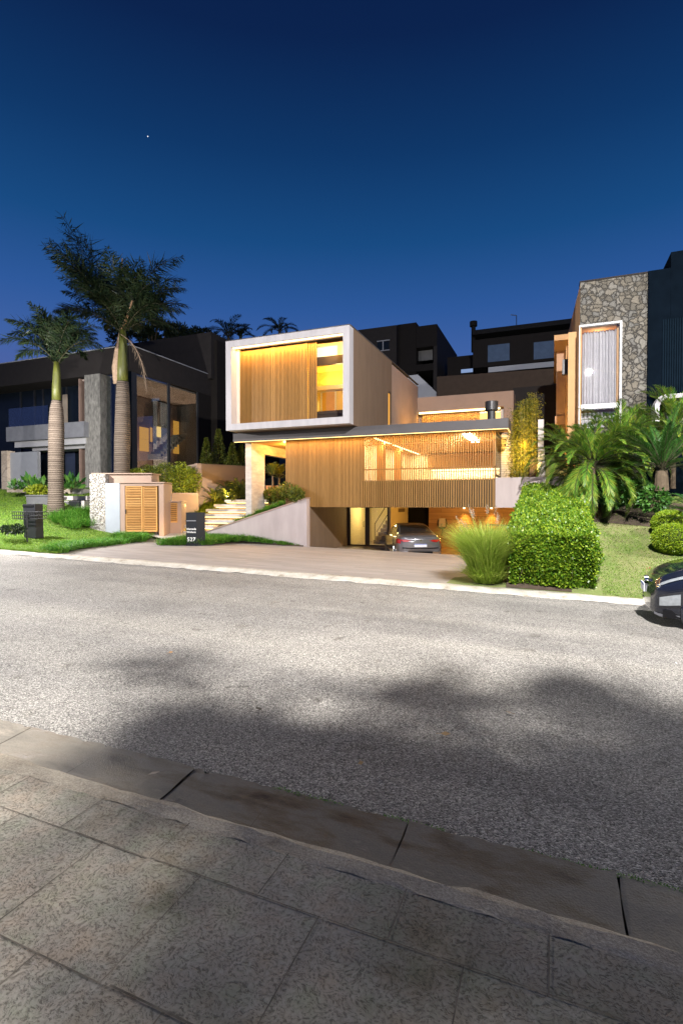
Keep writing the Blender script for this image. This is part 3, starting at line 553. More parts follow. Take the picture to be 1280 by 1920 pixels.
# long border grass: driveway's left edge, island, and the strip along the steps
def tufts(name, pts, per, L, W, mat, rad=0.16, lean=1.0, bend=0.55):
    V = []
    for (x, y, z, s) in pts:
        t = tuft(per, rad * s, L * s, .35, W, lean, bend); V.append(t + np.array([x, y, z], dtype=float))
    return tag(blade_mesh(name, np.concatenate(V), mat), kind='stuff')
pts = []
for k in range(210):
    y = 12.35 + 6.2 * rng.uniform() ; x = float(edgeL(y)) + .05 - abs(rng.normal(0, .38)); pts.append((x, y, float(zl(x, y)) - .02, rng.uniform(.55, 1.1)))
for k in range(60):
    a = rng.uniform(0, 1); q = PT(218 + 50 * a, 1000, 22.3 + rng.uniform(-.5, .5)); pts.append((q.x, q.y, float(zl(q.x, q.y)) - .02, rng.uniform(.8, 1.35)))
for k in range(70):
    x = -20.6 + rng.uniform(-.6, 1.3); y = 18.0 + rng.uniform(-1.2, 1.2); pts.append((x, y, float(zl(x, y)) + .1, rng.uniform(1.0, 1.7)))
tufts('border_grass', pts, 70, 0.42, 0.014, M['borderblade'])
pts = []
xx = rng.uniform(-14.7, -9.6, 1500); yy = rng.uniform(16.3, 19.7, 1500); kk = inpoly(xx, yy, isl)
for x, y in list(zip(xx[kk], yy[kk]))[:430]:
    s = rng.uniform(.6, 1.1) * (1.0 if x < -11.6 else max(.4, 1.0 - (x + 11.6) * .3)); pts.append((x, y, float(zi(x, y)) - .02, s))
tufts('border_grass', pts, 60, 0.42, 0.013, M['borderblade'])
# ================================================================== MAIN HOUSE
H = thing('modern_house', (-7, 19.4, 0), 'modern two-storey house with glowing wood slat screens and a white framed upper box', 'house')
YS, YC, YB = 19.4, 19.0, 18.2
BX0, BX1, BZ0, BZ1 = -12.45, -7.02, 4.97, 8.61
CZ0, CZ1 = 4.60, 4.95
def part(mb, name, mat, parent=H, **k): return mb.build(name, M[mat] if isinstance(mat, str) else mat, parent, **k)
# --- upper box: white frame, side walls, roof
T = 0.26; RD = 0.42
m = MB(); m.box((BX0, YB, BZ0), (BX1, YB + RD, BZ0 + T)); m.box((BX0, YB, BZ1 - T), (BX1, YB + RD, BZ1)); m.box((BX0, YB, BZ0 + T), (BX0 + T, YB + RD, BZ1 - T)); m.box((BX1 - T, YB, BZ0 + T), (BX1, YB + RD, BZ1 - T))
part(m, 'box_frame', 'stucco')
m = MB(); wy = 23.75                                   # right wall, with a slit window before the seam
m.box((BX1 - .2, YB + RD, BZ0), (BX1 - .004, 23.15, BZ1 - .03)); m.box((BX1 - .2, 23.15, BZ0), (BX1 - .004, 23.62, BZ0 + .05)); m.box((BX1 - .2, 23.15, 7.15), (BX1 - .004, 23.62, BZ1 - .03))
m.box((BX1 - .2, 23.62, BZ0), (BX1 - .004, wy, BZ1 - .03)); m.box((BX0, YB + RD, BZ0), (BX0 + .2, 29, BZ1 - .03)); m.box((BX0 + .2, YB + RD, BZ0), (BX1 - .2, 29, BZ0 + .18)); m.box((BX0, YB + RD, BZ1 - .028), (BX1 - .01, wy, BZ1 + .025))
part(m, 'wall', 'dimstucco')
m = MB(); m.box((BX1 - .2, wy + .003, BZ0), (BX1 - .05, 29.1, BZ1 - .06)); m.box((BX0 + .2, wy, BZ1 - .2), (BX1 - .2, 29, BZ1 - .06)); part(m, 'wall', 'peach')
m = MB(); m.box((BX1 - .07, 23.21, BZ0 + .05), (BX1 - .05, 23.56, 7.09)); sl = part(m, 'window', M['amber'])
m = MB(); m.box((BX1 - .12, 23.15, 7.09), (BX1 - .01, 23.62, 7.15)); m.box((BX1 - .12, 23.15, BZ0 + .05), (BX1 - .01, 23.20, 7.09)); m.box((BX1 - .12, 23.57, BZ0 + .05), (BX1 - .01, 23.62, 7.09)); part(m, 'frame', 'bronze', sl)
# thin dark roof edge
m = MB(); m.box((BX0 - .01, YB - .01, BZ1 + .001), (BX1 + .01, YB + .12, BZ1 + .03)); m.box((BX1 - .1, YB + .12, BZ1 + .026), (BX1 + .012, 29, BZ1 + .055)); part(m, 'roof_edge', 'roofdark')
# LED line under the frame head
m = MB(); m.box((BX0 + T + .02, YB + .09, BZ1 - T - .035), (BX1 - T - .02, YB + .16, BZ1 - T - .004)); part(m, 'led_strip', 'ledhot')
# slatted sliding shutters
def shutter(x0, x1, y, z0, z1, pitch=.062, w=.036, d=.024, name='slat_shutter'):
    b = MB(); b.box((x0, y + d + .002, z0), (x1, y + d + .02, z1)); bk = b
    s = MB(); x = x0 + .05
    while x < x1 - .06: s.box((x, y, z0 + .03), (x + w, y + d, z1 - .03)); x += pitch
    s.box((x0, y - .004, z0), (x0 + .045, y + d, z1)); s.box((x1 - .045, y - .004, z0), (x1, y + d, z1))
    o = part(s, name, 'wood'); part(bk, 'backing', 'woodfill', o); return o
zb, zt = BZ0 + T + .02, BZ1 - T - .06
def bx(px, Y): return P(px, 720, Y).x
xa, xb, xc, xd = BX0 + T + .12, bx(512, 18.66), bx(576, 18.66), bx(593, 18.7)
shutter(xa, xb - .01, 18.66, zb, zt); shutter(xb + .01, xc, 18.66, zb, zt); shutter(xc + .01, xd, 18.72, zb, zt, .085, .03)
m = MB(); m.box((BX0 + T, YB + RD, BZ0 + T + .001), (xa - .005, YB + RD + .5, BZ1 - T)); part(m, 'jamb', 'cream')
# glazing beside the shutters, header, sill and the lit bedroom
gy = 19.15
zh = P(617, 667, gy).z; zhb = P(617, 683, gy).z; zs = P(617, 770, gy).z; zsb = P(617, 776, gy).z
m = MB(); m.box((xd - .3, gy, zhb), (BX1 - .2, gy + .12, zh)); part(m, 'window_header', 'bronze')
m = MB(); m.box((xd - .3, gy, zh + .002), (BX1 - .2, gy + .1, BZ1 - T)); part(m, 'bulkhead', 'cream')
m = MB(); m.box((xd - .3, gy - .02, zsb), (BX1 - .2, gy + .1, zs)); m.box((xd - .3, gy + .01, BZ0 + .19), (BX1 - .2, gy + .06, zsb - .002)); part(m, 'window_sill', 'bronze')
m = MB(); m.box((xd - .3, gy + .05, zs), (BX1 - .21, gy + .06, zhb)); wn = part(m, 'window', 'glass')
rb = 23.0
m = MB(); m.box((-10.6, rb, BZ0 + .2), (BX1 - .21, rb + .1, BZ1 - .3)); m.box((-10.6, gy + .2, BZ0 + .2), (-10.5, rb, BZ1 - .3)); m.box((BX1 - .3, gy + .2, BZ0 + .2), (BX1 - .21, rb, BZ1 - .3)); m.box((-10.6, gy + .2, BZ1 - .36), (BX1 - .21, rb, BZ1 - .3)); part(m, 'bedroom_wall', simple('amber_room_paint', (0.80, 0.58, 0.14), 0.7, var=0.03))
m = MB(); m.box((-10.5, rb - .5, 7.30), (BX1 - .31, rb - .02, 7.40)); m.box((-10.5, rb - .52, 7.30), (BX1 - .31, rb - .5, 7.48)); part(m, 'cove', 'cream')
m = MB(); m.box((-10.5, rb - .44, 7.42), (BX1 - .31, rb - .38, 7.50)); part(m, 'led_strip', 'ledhot')
dx0, dx1 = P(604, 745, rb - .05).x, P(627, 745, rb - .05).x; dz1 = P(615, 735, rb - .05).z
m = MB(); m.box((dx0, rb - .05, BZ0 + .2), (dx1, rb - .01, dz1)); dr = part(m, 'door', simple('amber_door', (0.62, 0.36, 0.06), 0.5)); m = MB(); m.box((dx0 - .09, rb - .07, BZ0 + .2), (dx0 - .005, rb - .01, dz1 + .09)); m.box((dx1 + .005, rb - .07, BZ0 + .2), (dx1 + .08, rb - .01, dz1 + .09)); m.box((dx0 - .005, rb - .07, dz1 + .005), (dx1 + .005, rb - .01, dz1 + .09)); part(m, 'frame', 'cream', dr)
m = MB(); m.tube([(dx1 - .12, rb - .05, 6.25), (dx1 - .12, rb - .12, 6.25), (dx1 - .25, rb - .12, 6.25)], .015, 6); part(m, 'handle', 'chrome', dr)
# --- canopy roof between the storeys
CX0, CX1 = -12.64, -1.43
m = MB(); m.box((CX0, YC, CZ0), (CX1, YC + .06, CZ1)); m.box((CX1 - .06, YC + .06, CZ0 + .06), (CX1, 20.35, CZ1)); m.box((CX0, YC + .06, CZ0 + .06), (CX0 + .06, 29, CZ1)); m.box((CX0 + .06, YC + .06, CZ1 - .07), (CX1 - .06, 20.35, CZ1 - .002)); m.box((CX0 + .06, 20.35, CZ1 - .07), (-1.9, 29, CZ1 - .002)); part(m, 'canopy_fascia', 'roofdark')
m = MB(); m.box((CX0 + .06, YC + .12, CZ0 + .03), (CX1 - .06, 20.3, CZ0 + .05)); m.box((CX0 + .06, 20.3, CZ0 + .03), (-10.3, 24.5, CZ0 + .05)); part(m, 'canopy_soffit', 'soffit')
m = MB(); m.box((CX0 + .01, YC + .065, CZ0 - .012), (CX1 - .01, YC + .115, CZ0 + .028)); part(m, 'led_strip', 'led')
m = MB(); m.box((CX1 - .055, YC + .12, CZ0 - .01), (CX1 - .015, 20.3, CZ0 + .028)); part(m, 'led_strip', emit('led_dim', (1, .6, .2), 1.2))
# --- wood volume of the main floor
FZ, MZ = 1.83, 2.87
WX0, WX1, WX2 = -10.34, -6.965, -1.89
m = MB(); x = WX0
while x < WX1 - .05: m.box((x, YS + .02, FZ), (x + .038, YS + .045, CZ0 + .02)); x += .058
part(m, 'slat_cladding', 'wood')
m = MB(); m.box((WX0, YS + .047, FZ), (WX1 - .01, YS + .12, CZ0 + .03)); m.box((WX0, YS + .12, FZ + .3), (WX0 + .1, 28.8, CZ0 + .03)); part(m, 'wall', 'woodfill')
m = MB(); x = WX1; k = 0
while x < WX2 - .03: m.box((x, YS - .02, FZ), (x + .045, YS + .05, MZ - .012)); x += .0872
part(m, 'balustrade_slats', 'wood')
m = MB(); x = WX1
while x < WX2 - .03: m.box((x, YS, MZ + .012), (x + .03, YS + .05, CZ0 + .02)); x += .0872
part(m, 'slat_screen', 'wood')
zr1, zr2 = P(800, 878, YS).z, P(800, 826, YS).z
m = MB(); m.box((WX1, YS - .03, MZ - .01), (WX2, YS + .06, MZ + .01)); m.box((WX1, YS + .052, zr1 - .02), (WX2, YS + .085, zr1 + .03)); m.box((WX1, YS + .052, CZ0 - .36), (WX2, YS + .085, CZ0 - .32)); m.box((WX2 - .05, YS + .052, FZ), (WX2, YS + .1, CZ0)); m.box((WX1 + .02, YS + .052, FZ), (WX1 + .07, YS + .1, CZ0)); part(m, 'screen_rail', 'wood')
m = MB(); m.box((WX1, YS + .1, FZ + .02), (WX2, YS + .14, MZ - .02)); part(m, 'balustrade_backing', simple('dark_olive_panel', (0.035, 0.03, 0.018), 0.8, var=.2))
# living room shell
m = MB(); m.box((WX1, YS + .2, FZ + .02), (WX2, 27.4, 2.1)); fl_ = part(m, 'floor', simple('oak_floor', (0.34, 0.22, 0.11), 0.4, var=.15, scale=3))
m = MB(); m.box((-9.9, 27.4, 2.1), (WX2, 27.5, CZ0)); m.box((WX1 - .35, YS + .3, 2.1), (WX1 - .25, 27.4, CZ0)); part(m, 'interior_wall', 'cream')
m = MB(); m.box((WX1 - .3, YS + .13, CZ0 - .02), (WX2, 27.4, CZ0 + .02)); part(m, 'ceiling', simple('warm_ceiling', (.62, .46, .26), .7, var=.05))
m = MB(); m.box((-6.57, 19.75, CZ0 - .05), (-6.50, 27.2, CZ0 - .022)); part(m, 'ceiling_light', 'ledhot')
for dx in (0, .2):
    m = MB()
    for q in range(4): m.box((-3.10 + dx, 19.75 + q * .66, CZ0 - .09), (-3.02 + dx, 20.25 + q * .66, CZ0 - .024))
    part(m, 'ceiling_light', emit('spot_track', (1, .86, .55), 22.0))
# kitchen: wall cabinets, lit splashback, worktop
m = MB(); m.box((-6.0, 26.9, 3.75), (-2.2, 27.38, 4.5)); m.box((-6.0, 26.8, 2.1), (-2.2, 27.38, 3.0)); part(m, 'kitchen_cabinet', simple('kitchen_front', (.42, .25, .10), .45, var=.1))
m = MB(); m.box((-5.9, 27.30, 3.68), (-2.3, 27.37, 3.74)); part(m, 'led_strip', 'ledhot')
m = MB(); m.box((-5.6, 24.4, 2.1), (-3.2, 25.2, 3.02)); part(m, 'kitchen_island', simple('island_stone', (.5, .42, .32), .35, var=.1))
wc_ = simple('warm_wood_column', (.42, .20, .06), .5)
for y_ in (21.0, 23.6): m = MB(); m.box((-6.85, y_, 2.1), (-6.55, y_ + .25, CZ0 - .06)); part(m, 'column', wc_)
m = MB(); m.box((-2.35, 26.0, 2.1), (-2.05, 26.4, CZ0)); part(m, 'column', 'soffit')
# right side window and stone wall
m = MB(); m.box((WX2 - .02, YS + .12, 2.95), (WX2, YS + .2, CZ0)); m.box((WX2 - .02, 21.5, 2.95), (WX2, 21.6, CZ0)); m.box((WX2 - .02, YS + .2, 2.95), (WX2, 21.5, 3.03)); m.box((WX2 - .02, YS + .2, CZ0 - .12), (WX2, 21.5, CZ0)); sw = part(m, 'window_frame', 'dark')
m = MB(); m.box((WX2 - .015, YS + .2, 3.03), (WX2 - .005, 21.5, CZ0 - .12)); part(m, 'window', M['darkglass'])
m = MB(); m.box((WX2, 21.6, FZ), (-1.36, 21.9, CZ0 + .1)); part(m, 'stone_wall', 'brickwarm')
m = MB(); m.box((-1.355, 21.55, FZ), (-1.22, 21.9, CZ0 + .1)); part(m, 'wall_edge', simple('dark_orange_wood', (.30, .13, .04), .6))
m = MB(); m.box((WX2, 21.9, FZ), (WX2 + .12, 29, CZ0 + .2)); part(m, 'wall', 'peach')
# --- garage under it
RY_ = 19.1; GX = P(575, 985, RY_).x
m = MB(); m.box((-10.3, YS + .15, FZ), (WX1 - .37, 27.6, FZ + .24)); m.box((WX1 - .35, YS + .15, FZ - .0), (2.0, 27.6, FZ + .015)); part(m, 'garage_ceiling', simple('garage_ceiling_paint', (.40, .33, .26), .8, var=.05))
m = MB(); m.box((GX - .25, 19.4, -.6), (GX, 27.2, FZ - .002)); part(m, 'garage_wall', 'dimstucco')
m = MB(); m.box((-5.87, 26.5, -.6), (2.0, 26.7, FZ)); part(m, 'garage_wall', 'garwood')
m = MB(); m.box((-8.05, 26.9, -.6), (-5.87, 27.0, FZ)); part(m, 'niche_panel', 'black')  # black sheet standing for a dark opening in the back wall
# stair hall behind glass
gY = 23.7; hx0, hx1 = GX, P(729, 985, 23.7).x
m = MB(); m.box((hx0, 27.1, -.7), (hx1, 27.2, FZ)); m.box((hx1, gY, -.7), (hx1 + .08, 27.0, FZ)); m.box((hx0 + .002, gY + .05, -.3), (hx0 + .05, 27.1, FZ)); part(m, 'hall_wall', simple('hall_paint', (.78, .66, .42), .7, var=.03))
m = MB(); m.box((hx0, gY + .1, -.3), (hx1, 27.1, -.06)); part(m, 'hall_floor', 'garfloor')
xm = P(688, 985, gY).x; xl = P(655, 985, gY).x
m = MB()
for a, b in ((hx0, xl + .05), (xm - .09, xm + .12), (hx1 - .07, hx1)): m.box((a, gY - .04, -.08), (b, gY + .04, FZ))
m.box((xl + .05, gY - .035, FZ - .06), (xm - .09, gY + .035, FZ)); m.box((xm + .12, gY - .035, FZ - .06), (hx1 - .07, gY + .035, FZ)); m.box((xl + .05, gY - .035, -.08), (xm - .09, gY + .035, -.01)); m.box((xm + .12, gY - .035, -.08), (hx1 - .07, gY + .035, -.01))
gd = part(m, 'glass_door', 'bronze'); m = MB(); m.box((xl + .05, gY - .005, -.01), (xm - .09, gY + .005, FZ - .06)); m.box((xm + .12, gY - .005, -.01), (hx1 - .07, gY + .005, FZ - .06)); part(m, 'pane', 'glass', gd)
m = MB(); m.tube([(xm - .14, gY - .05, .85), (xm - .14, gY - .11, .85), (xm - .14, gY - .11, 1.1), (xm - .14, gY - .05, 1.1)], .013, 6); part(m, 'handle', 'dark', gd)
m = MB(); x0s = P(702, 1000, 25.2).x
for k in range(9):
    x = x0s + k * .125; m.box((x, 25.0, -.06 + k * .2), (x + .30, 26.2, .12 + k * .2))
part(m, 'stair', simple('stair_timber', (.20, .14, .09), .6))
m = MB(); xh = P(703, 985, 24.95).x
m.tube([(xh, 24.9, -.05), (xh, 24.9, .95), (xh + .75, 24.9, 2.1)], .022, 6); m.tube([(xh + .1, 24.9, .55), (xh + .75, 24.9, 1.55)], .018, 6); part(m, 'handrail', 'bronze')
# garage wall washers
for px in (870, 921):
    q = P(px, 955, 26.4); m = MB(); m.tube([(q.x, 26.36, FZ - .12), (q.x, 26.36, FZ - .02)], .05, 10); part(m, 'wall_light', 'ledhot')
# --- balcony wall right of the slats
m = MB(); m.box((WX2 + .004, YS - .02, FZ), (.35, YS + .18, MZ + .03)); part(m, 'balcony_wall', 'mauve')
m = MB(); m.box((WX2 + .01, YS + .18, FZ + .016), (.35, 21.6, FZ + .3)); part(m, 'terrace_floor', 'stepstone')
# --- porch: board concrete portal
m = MB(); py0, py1, py2, pb = 19.62, 20.75, 23.6, 4.2
m.box((-12.42, py0, 1.2), (-12.12, py1, CZ0 + .02)); m.box((-12.42, py1, pb), (-12.12, py2, CZ0 + .02)); m.box((-12.42, py2, 1.2), (-12.12, 24.2, CZ0 + .02)); part(m, 'portal_wall', 'concrete')
m = MB(); m.box((-12.1, 21.3, 1.9), (-9.9, 24.5, 2.12)); part(m, 'porch_floor', 'stepstone')
m = MB(); m.box((-12.1, 24.5, 1.9), (WX0, 24.6, 4.6)); part(m, 'porch_wall', 'brownwall')
m = MB(); q = P(533, 829, 19.7); m.tube([(q.x, 19.75, CZ0 - .03), (q.x, 19.75, CZ0 + .03)], .07, 12); part(m, 'porch_light', 'ledhot')
# --- rear upper wing
wx0, wx1, wz = BX1 - .2, -1.93, 7.92
rz0, rz1 = P(860, 793, 29).z, P(860, 767, 29).z; rx1 = P(944, 770, 29).x
m = MB(); m.box((wx0, 29, rz1), (wx1, 29.8, wz)); m.box((rx1, 29, CZ1), (wx1, 29.8, rz1)); m.box((wx0, 29.8, CZ1), (wx1, 33.5, wz)); part(m, 'rear_wing_wall', 'peach')
m = MB(); m.box((wx0 + .2, 29.1, rz1 - .11), (rx1 - .2, 29.16, rz1 - .03)); part(m, 'led_strip', 'ledhot')
xw = P(898, 780, 29.4).x
shutter(wx0 + .3, -4.7, 29.5, CZ1, rz1 - .06, .11, .06, .05); shutter(-4.68, xw, 29.52, CZ1, rz1 - .06, .11, .06, .05)
m = MB(); m.box((xw + .02, 29.5, CZ1), (rx1 - .18, 29.56, rz1 - .25)); part(m, 'window', M['sconce'])
m = MB(); m.box((rx1 - .17, 29.2, CZ1), (rx1 - .03, 29.5, rz1 - .12)); m.box((xw + .02, 29.4, rz1 - .25), (rx1 - .03, 29.5, rz1 - .15)); part(m, 'window_frame', 'white')
# chimney on the canopy
cx = P(921, 780, 21.5).x; cz = P(921, 753, 21.5).z
m = MB(); m.tube([(cx, 21.5, CZ1 - .01), (cx, 21.5, cz - .36)], .155, 20); ch = part(m, 'chimney', 'dark'); m = MB(); m.tube([(cx, 21.5, cz - .38), (cx, 21.5, cz - .34), (cx, 21.5, cz)], [.19, .25, .25], 24); part(m, 'cap', 'dark', ch)

# ------------------------------------------------------------------ ramp wall, steps
RW = thing('ramp_wall', (-11, 19.7, .2), 'sloping mauve rendered wall rising beside the driveway to the garage mouth', 'wall')
wl = P(388, 997, RY_); wr = P(573.5, 935, RY_)
m = MB(); m.prism([(wl.x, RY_, -.3), (GX, RY_, -.3), (GX, RY_, wr.z), (wl.x, RY_, wl.z - .02)], (0, .28, 0)); part(m, 'wall', 'mauve', RW)
m = MB(); m.prism([(wl.x - .02, RY_ - .03, wl.z - .017), (GX + .02, RY_ - .03, wr.z + .004), (GX + .02, RY_ - .03, wr.z + .05), (wl.x - .02, RY_ - .03, wl.z + .04)], (0, .325, 0)); part(m, 'coping', 'peach', RW)
ST = thing('garden_steps', (-14, 20.5, .5), 'floating concrete garden steps with warm light strips glowing beneath each tread', 'steps')
steps = [(421, 502, 937, 22.3), (401, 490, 945.5, 21.7), (386, 478, 954.5, 21.2), (372, 458, 963.5, 20.75), (350, 440, 974, 20.45), (325, 400, 984, 20.3), (303, 356, 995, 20.1)]
prev = None
for (pl, pr, py, Y) in steps:
    a, b = P(pl, py, Y), P(pr, py, Y); m = MB(); m.box((a.x, Y, a.z - .13), (b.x, Y + 1.0, a.z)); s = part(m, 'step', 'stepstone', ST)
    m = MB(); m.box((a.x + .06, Y + .10, a.z - .175), (b.x - .04, Y + .14, a.z - .14)); part(m, 'led_strip', 'led', s)
    m = MB(); m.box((a.x + .1, Y + .3, a.z - .45), (b.x - .1, Y + .9, a.z - .13)); part(m, 'riser', 'concrete', s)
# rest of the bank carrying the steps and planting (soil)
def bank(x, y): u = np.clip((x + 17.6) / 5.2, 0, 1); v = np.clip((y - 20) / 4.6, 0, 1); return np.minimum(.30 + 2.0 * (.25 * u + 1.1 * v), 2.15)
bm_ = MB(); bm_.grid(lambda u, v: (-17.6 + 5.2 * u, 20.0 + 4.6 * v, float(bank(-17.6 + 5.2 * u, 20.0 + 4.6 * v))), 20, 16); struct(bm_.build('bank', M['soil'], smooth=True))
m = MB(); m.prism([(wl.x + .5, 19.385, .2), (-10.36, 19.385, .2), (-10.36, 19.385, 1.95), (wl.x + .5, 19.385, wl.z)], (0, 1.9, 0)); struct(m.build('planting_bed', M['soil']))
pts = []
for k in range(330):                                                   # grass strip between wall and steps
    u = rng.uniform(); x = wl.x + .3 + (-10.5 - wl.x - .3) * u; y = 19.42 + rng.uniform(0, 1.2); z = wl.z + (2.05 - wl.z) * u; pts.append((x, y, z - .05, rng.uniform(.5, .95)))
tufts('border_grass', pts, 60, .36, .012, M['borderblade'])
pts = []
sy = [q[3] for q in steps][::-1]; sxl = [P(q[0], q[2], q[3]).x for q in steps][::-1]
while len(pts) < 420:                                                  # lit grass left of the steps
    x = rng.uniform(-17.4, -12.6); y = rng.uniform(20.1, 24.2)
    if x > np.interp(y, sy, sxl) - .05 and y < 23.3: continue
    pts.append((x, y, float(bank(x, y)) - .03, rng.uniform(.7, 1.15)))
tufts('border_grass', pts, 60, .42, .012, M['lime'])

# ------------------------------------------------------------------ utility cabinet with louvred doors
U = thing('utility_cabinet', tuple(PT(240, 1000, 23.5)), 'peach utility cabinet with two louvred wooden doors and a white rough stone side', 'cabinet')
U0 = PT(198, 1003, 23.5); ux = Vector((math.cos(YAW), math.sin(YAW), 0)); uy = Vector((-math.sin(YAW), math.cos(YAW), 0)); uz = Vector((0, 0, 1))
upx = 23.5 / FPX
def ub(m, a, b, c, d, e, f):    # box: a..b along front, c..d depth, e..f height above U0 (metres)
    return m.obox(U0 + ux * a + uy * c + uz * e, ux * (b - a), uy * (d - c), uz * (f - e))
w1, w2, w3, w4 = 27 * upx, 36 * upx, 100 * upx, 109 * upx; hh = 97 * upx
m = ub(MB(), 0, w1, 0, 1.2, -.6, hh); part(m, 'side_panel', 'bluegrey', U)
m = MB(); ub(m, w1 + .002, w2, .02, 1.2, -.6, hh); ub(m, w3, w4, .02, 1.2, -.6, hh - .02); ub(m, w2, w3, .02, 1.2, hh - .12, hh - .01); ub(m, w2, w3, .5, 1.2, -.6, hh - .12); ub(m, .02, 82 * upx, .3, 1.3, hh, hh + .42); part(m, 'body', 'peach', U)
m = MB(); ub(m, -.72, 82 * upx + .06, .2, 1.4, hh + .42, hh + .47); ub(m, w1 - .02, w4 + .06, -.04, 1.0, hh + .001, hh + .05); part(m, 'coping', 'peach', U)
m = MB(); ang = 50; sx = Vector((math.cos(YAW + R(ang)), math.sin(YAW + R(ang)), 0)); L_ = 29 * upx / math.cos(R(ang)) * .98
m.obox(U0 + uz * -.6 + uy * .0 - ux * .004, -sx * L_ * 0 - ux * (29 * upx), uy * 1.2, uz * (hh + 1.01)); part(m, 'stone_cladding', 'whitestone', U)
def louvre_door(m0, a, b, e, f, d, n, par, frame=.055):
    m = MB(); ub(m, a, a + frame, d, d + .05, e, f); ub(m, b - frame, b, d, d + .05, e, f); ub(m, a + frame, b - frame, d, d + .05, e, e + frame); ub(m, a + frame, b - frame, d, d + .05, f - frame, f)
    st = (f - e - 2 * frame) / n
    for k in range(n):
        z = e + frame + k * st; m.obox(U0 + ux * (a + frame) + uy * (d + .0) + uz * z, ux * (b - a - 2 * frame), uy * .035 + uz * st * .2, uz * st * .42)
    o = part(m, 'door', 'louver', par); m = ub(MB(), a + frame, b - frame, d + .052, d + .07, e, f); part(m, 'backing', 'woodfill', o); return o
wm = (w2 + w3) / 2 + .02
d1 = louvre_door(None, w2 + .01, wm, .14, hh - .13, .05, 26, U); louvre_door(None, wm + .005, w3 - .1, .14, hh - .13, .08, 26, U)
m = ub(MB(), w2 + .02, w2 + .045, .02, .05, .95, 1.15); part(m, 'handle', 'dark', d1)
# small meter cabinet
V_ = thing('meter_cabinet', tuple(PT(320, 980, 24.5)), 'small meter cabinet with one louvred wooden door right of the large utility cabinet', 'cabinet')
U0 = PT(307, 985, 24.4); upx = 24.4 / FPX; hh = 43 * upx
m = MB(); ub(m, -.02, 1 * upx, 0, .7, -.5, hh); ub(m, 26 * upx, 33 * upx, 0, .7, -.5, hh); ub(m, 1 * upx, 26 * upx, 0, .7, -.5, .12); ub(m, 1 * upx, 26 * upx, .3, .7, .12, hh); part(m, 'body', 'peach', V_)
m = MB(); ub(m, -.06, 34 * upx, -.04, .75, hh + .002, hh + .06); part(m, 'coping', 'peach', V_)
louvre_door(None, 1 * upx, 26 * upx, .12, hh - .04, .04, 9, V_)
m = ub(MB(), 2 * upx, 7 * upx, .0, .036, hh - .27, hh - .09); part(m, 'meter', 'grey', V_)
m = MB(); ub(m, 8 * upx, 12.5 * upx, .1, .2, hh + .062, hh + .16); q = U0 + ux * (10 * upx) + uy * .15 + uz * (hh + .16); m.tube([q, q + uz * .12, q + uz * .16], [.06, .07, .03], 10); part(m, 'sensor_box', 'bluegrey', V_)
# terrace walls
t1 = PT(306, 926, 26.5); t2 = PT(372, 926, 26.8)
TW = thing('garden_wall', tuple(t1), 'low peach garden wall below the yellow-green bushes behind the meter cabinet', 'wall')
m = MB(); d = (t2 - t1); d.z = 0; nrm = Vector((-d.y, d.x, 0)).normalized(); m.obox(t1 - uz * 2.2, d, nrm * .22, uz * 2.2); part(m, 'wall', 'peach', TW)
m = MB(); m.obox(t1 - nrm * .03 + uz * .002, d, nrm * .28, uz * .05); part(m, 'coping', 'peach', TW)
a = PT(369, 870, 27.3); b = PT(462, 875, 29.3); c = PT(362, 870, 28.2)
TW2 = thing('terrace_wall', tuple(a), 'tall peach terrace wall with leaf shadows left of the concrete portal', 'wall')
d = b - a; d.z = 0; nrm = Vector((-d.y, d.x, 0)).normalized(); m = MB(); m.obox(a - uz * 3.2, d, nrm * .25, uz * 3.2)
d2 = c - a; d2.z = 0; m.obox(a - uz * 3.2 - Vector((.004, 0, 0)), d2, nrm * .9, uz * 3.205); part(m, 'wall', 'peach', TW2)
m = MB(); m.obox(a + uz * .006, d, nrm * .28, uz * .035); part(m, 'coping', 'peach', TW2)
# pillar right of the bamboo
GP = thing('stone_gatepost', tuple(P(1014, 905, 19.9)), 'slim grey stepped stone pillar between the bamboo and the palms', 'pillar')
z0 = 1.5
def pil(px0, px1, y0, y1, Y, dep): 
    a_, b_ = P(px0, y1, Y), P(px1, y0, Y); return (a_.x, Y, a_.z), (b_.x, Y + dep, b_.z)
for (x0_, x1_, ya, yb, Y, dp) in ((1008, 1019, 786, 841, 20.05, .5), (1008, 1020.5, 841, 866, 20.0, .5), (1007.5, 1021.5, 866, 930, 19.95, .6)):
    m = MB(); m.box(*pil(x0_, x1_, ya, yb, Y, dp)); part(m, 'block', 'concrete', GP)
    m = MB(); a_, b_ = pil(x0_ - .5, x1_ + .5, yb - 1.0, yb + .2, Y - .01, dp + .02); m.box(a_, b_); part(m, 'ledge', 'white', GP)
GQ = tag(MB().box(*pil(992, 1008, 860, 925, 20.9, .4)).build('bamboo_planter_wall', M['brownwall']), 'low rough wall ending the bamboo bed beside the grey pillar', 'wall')
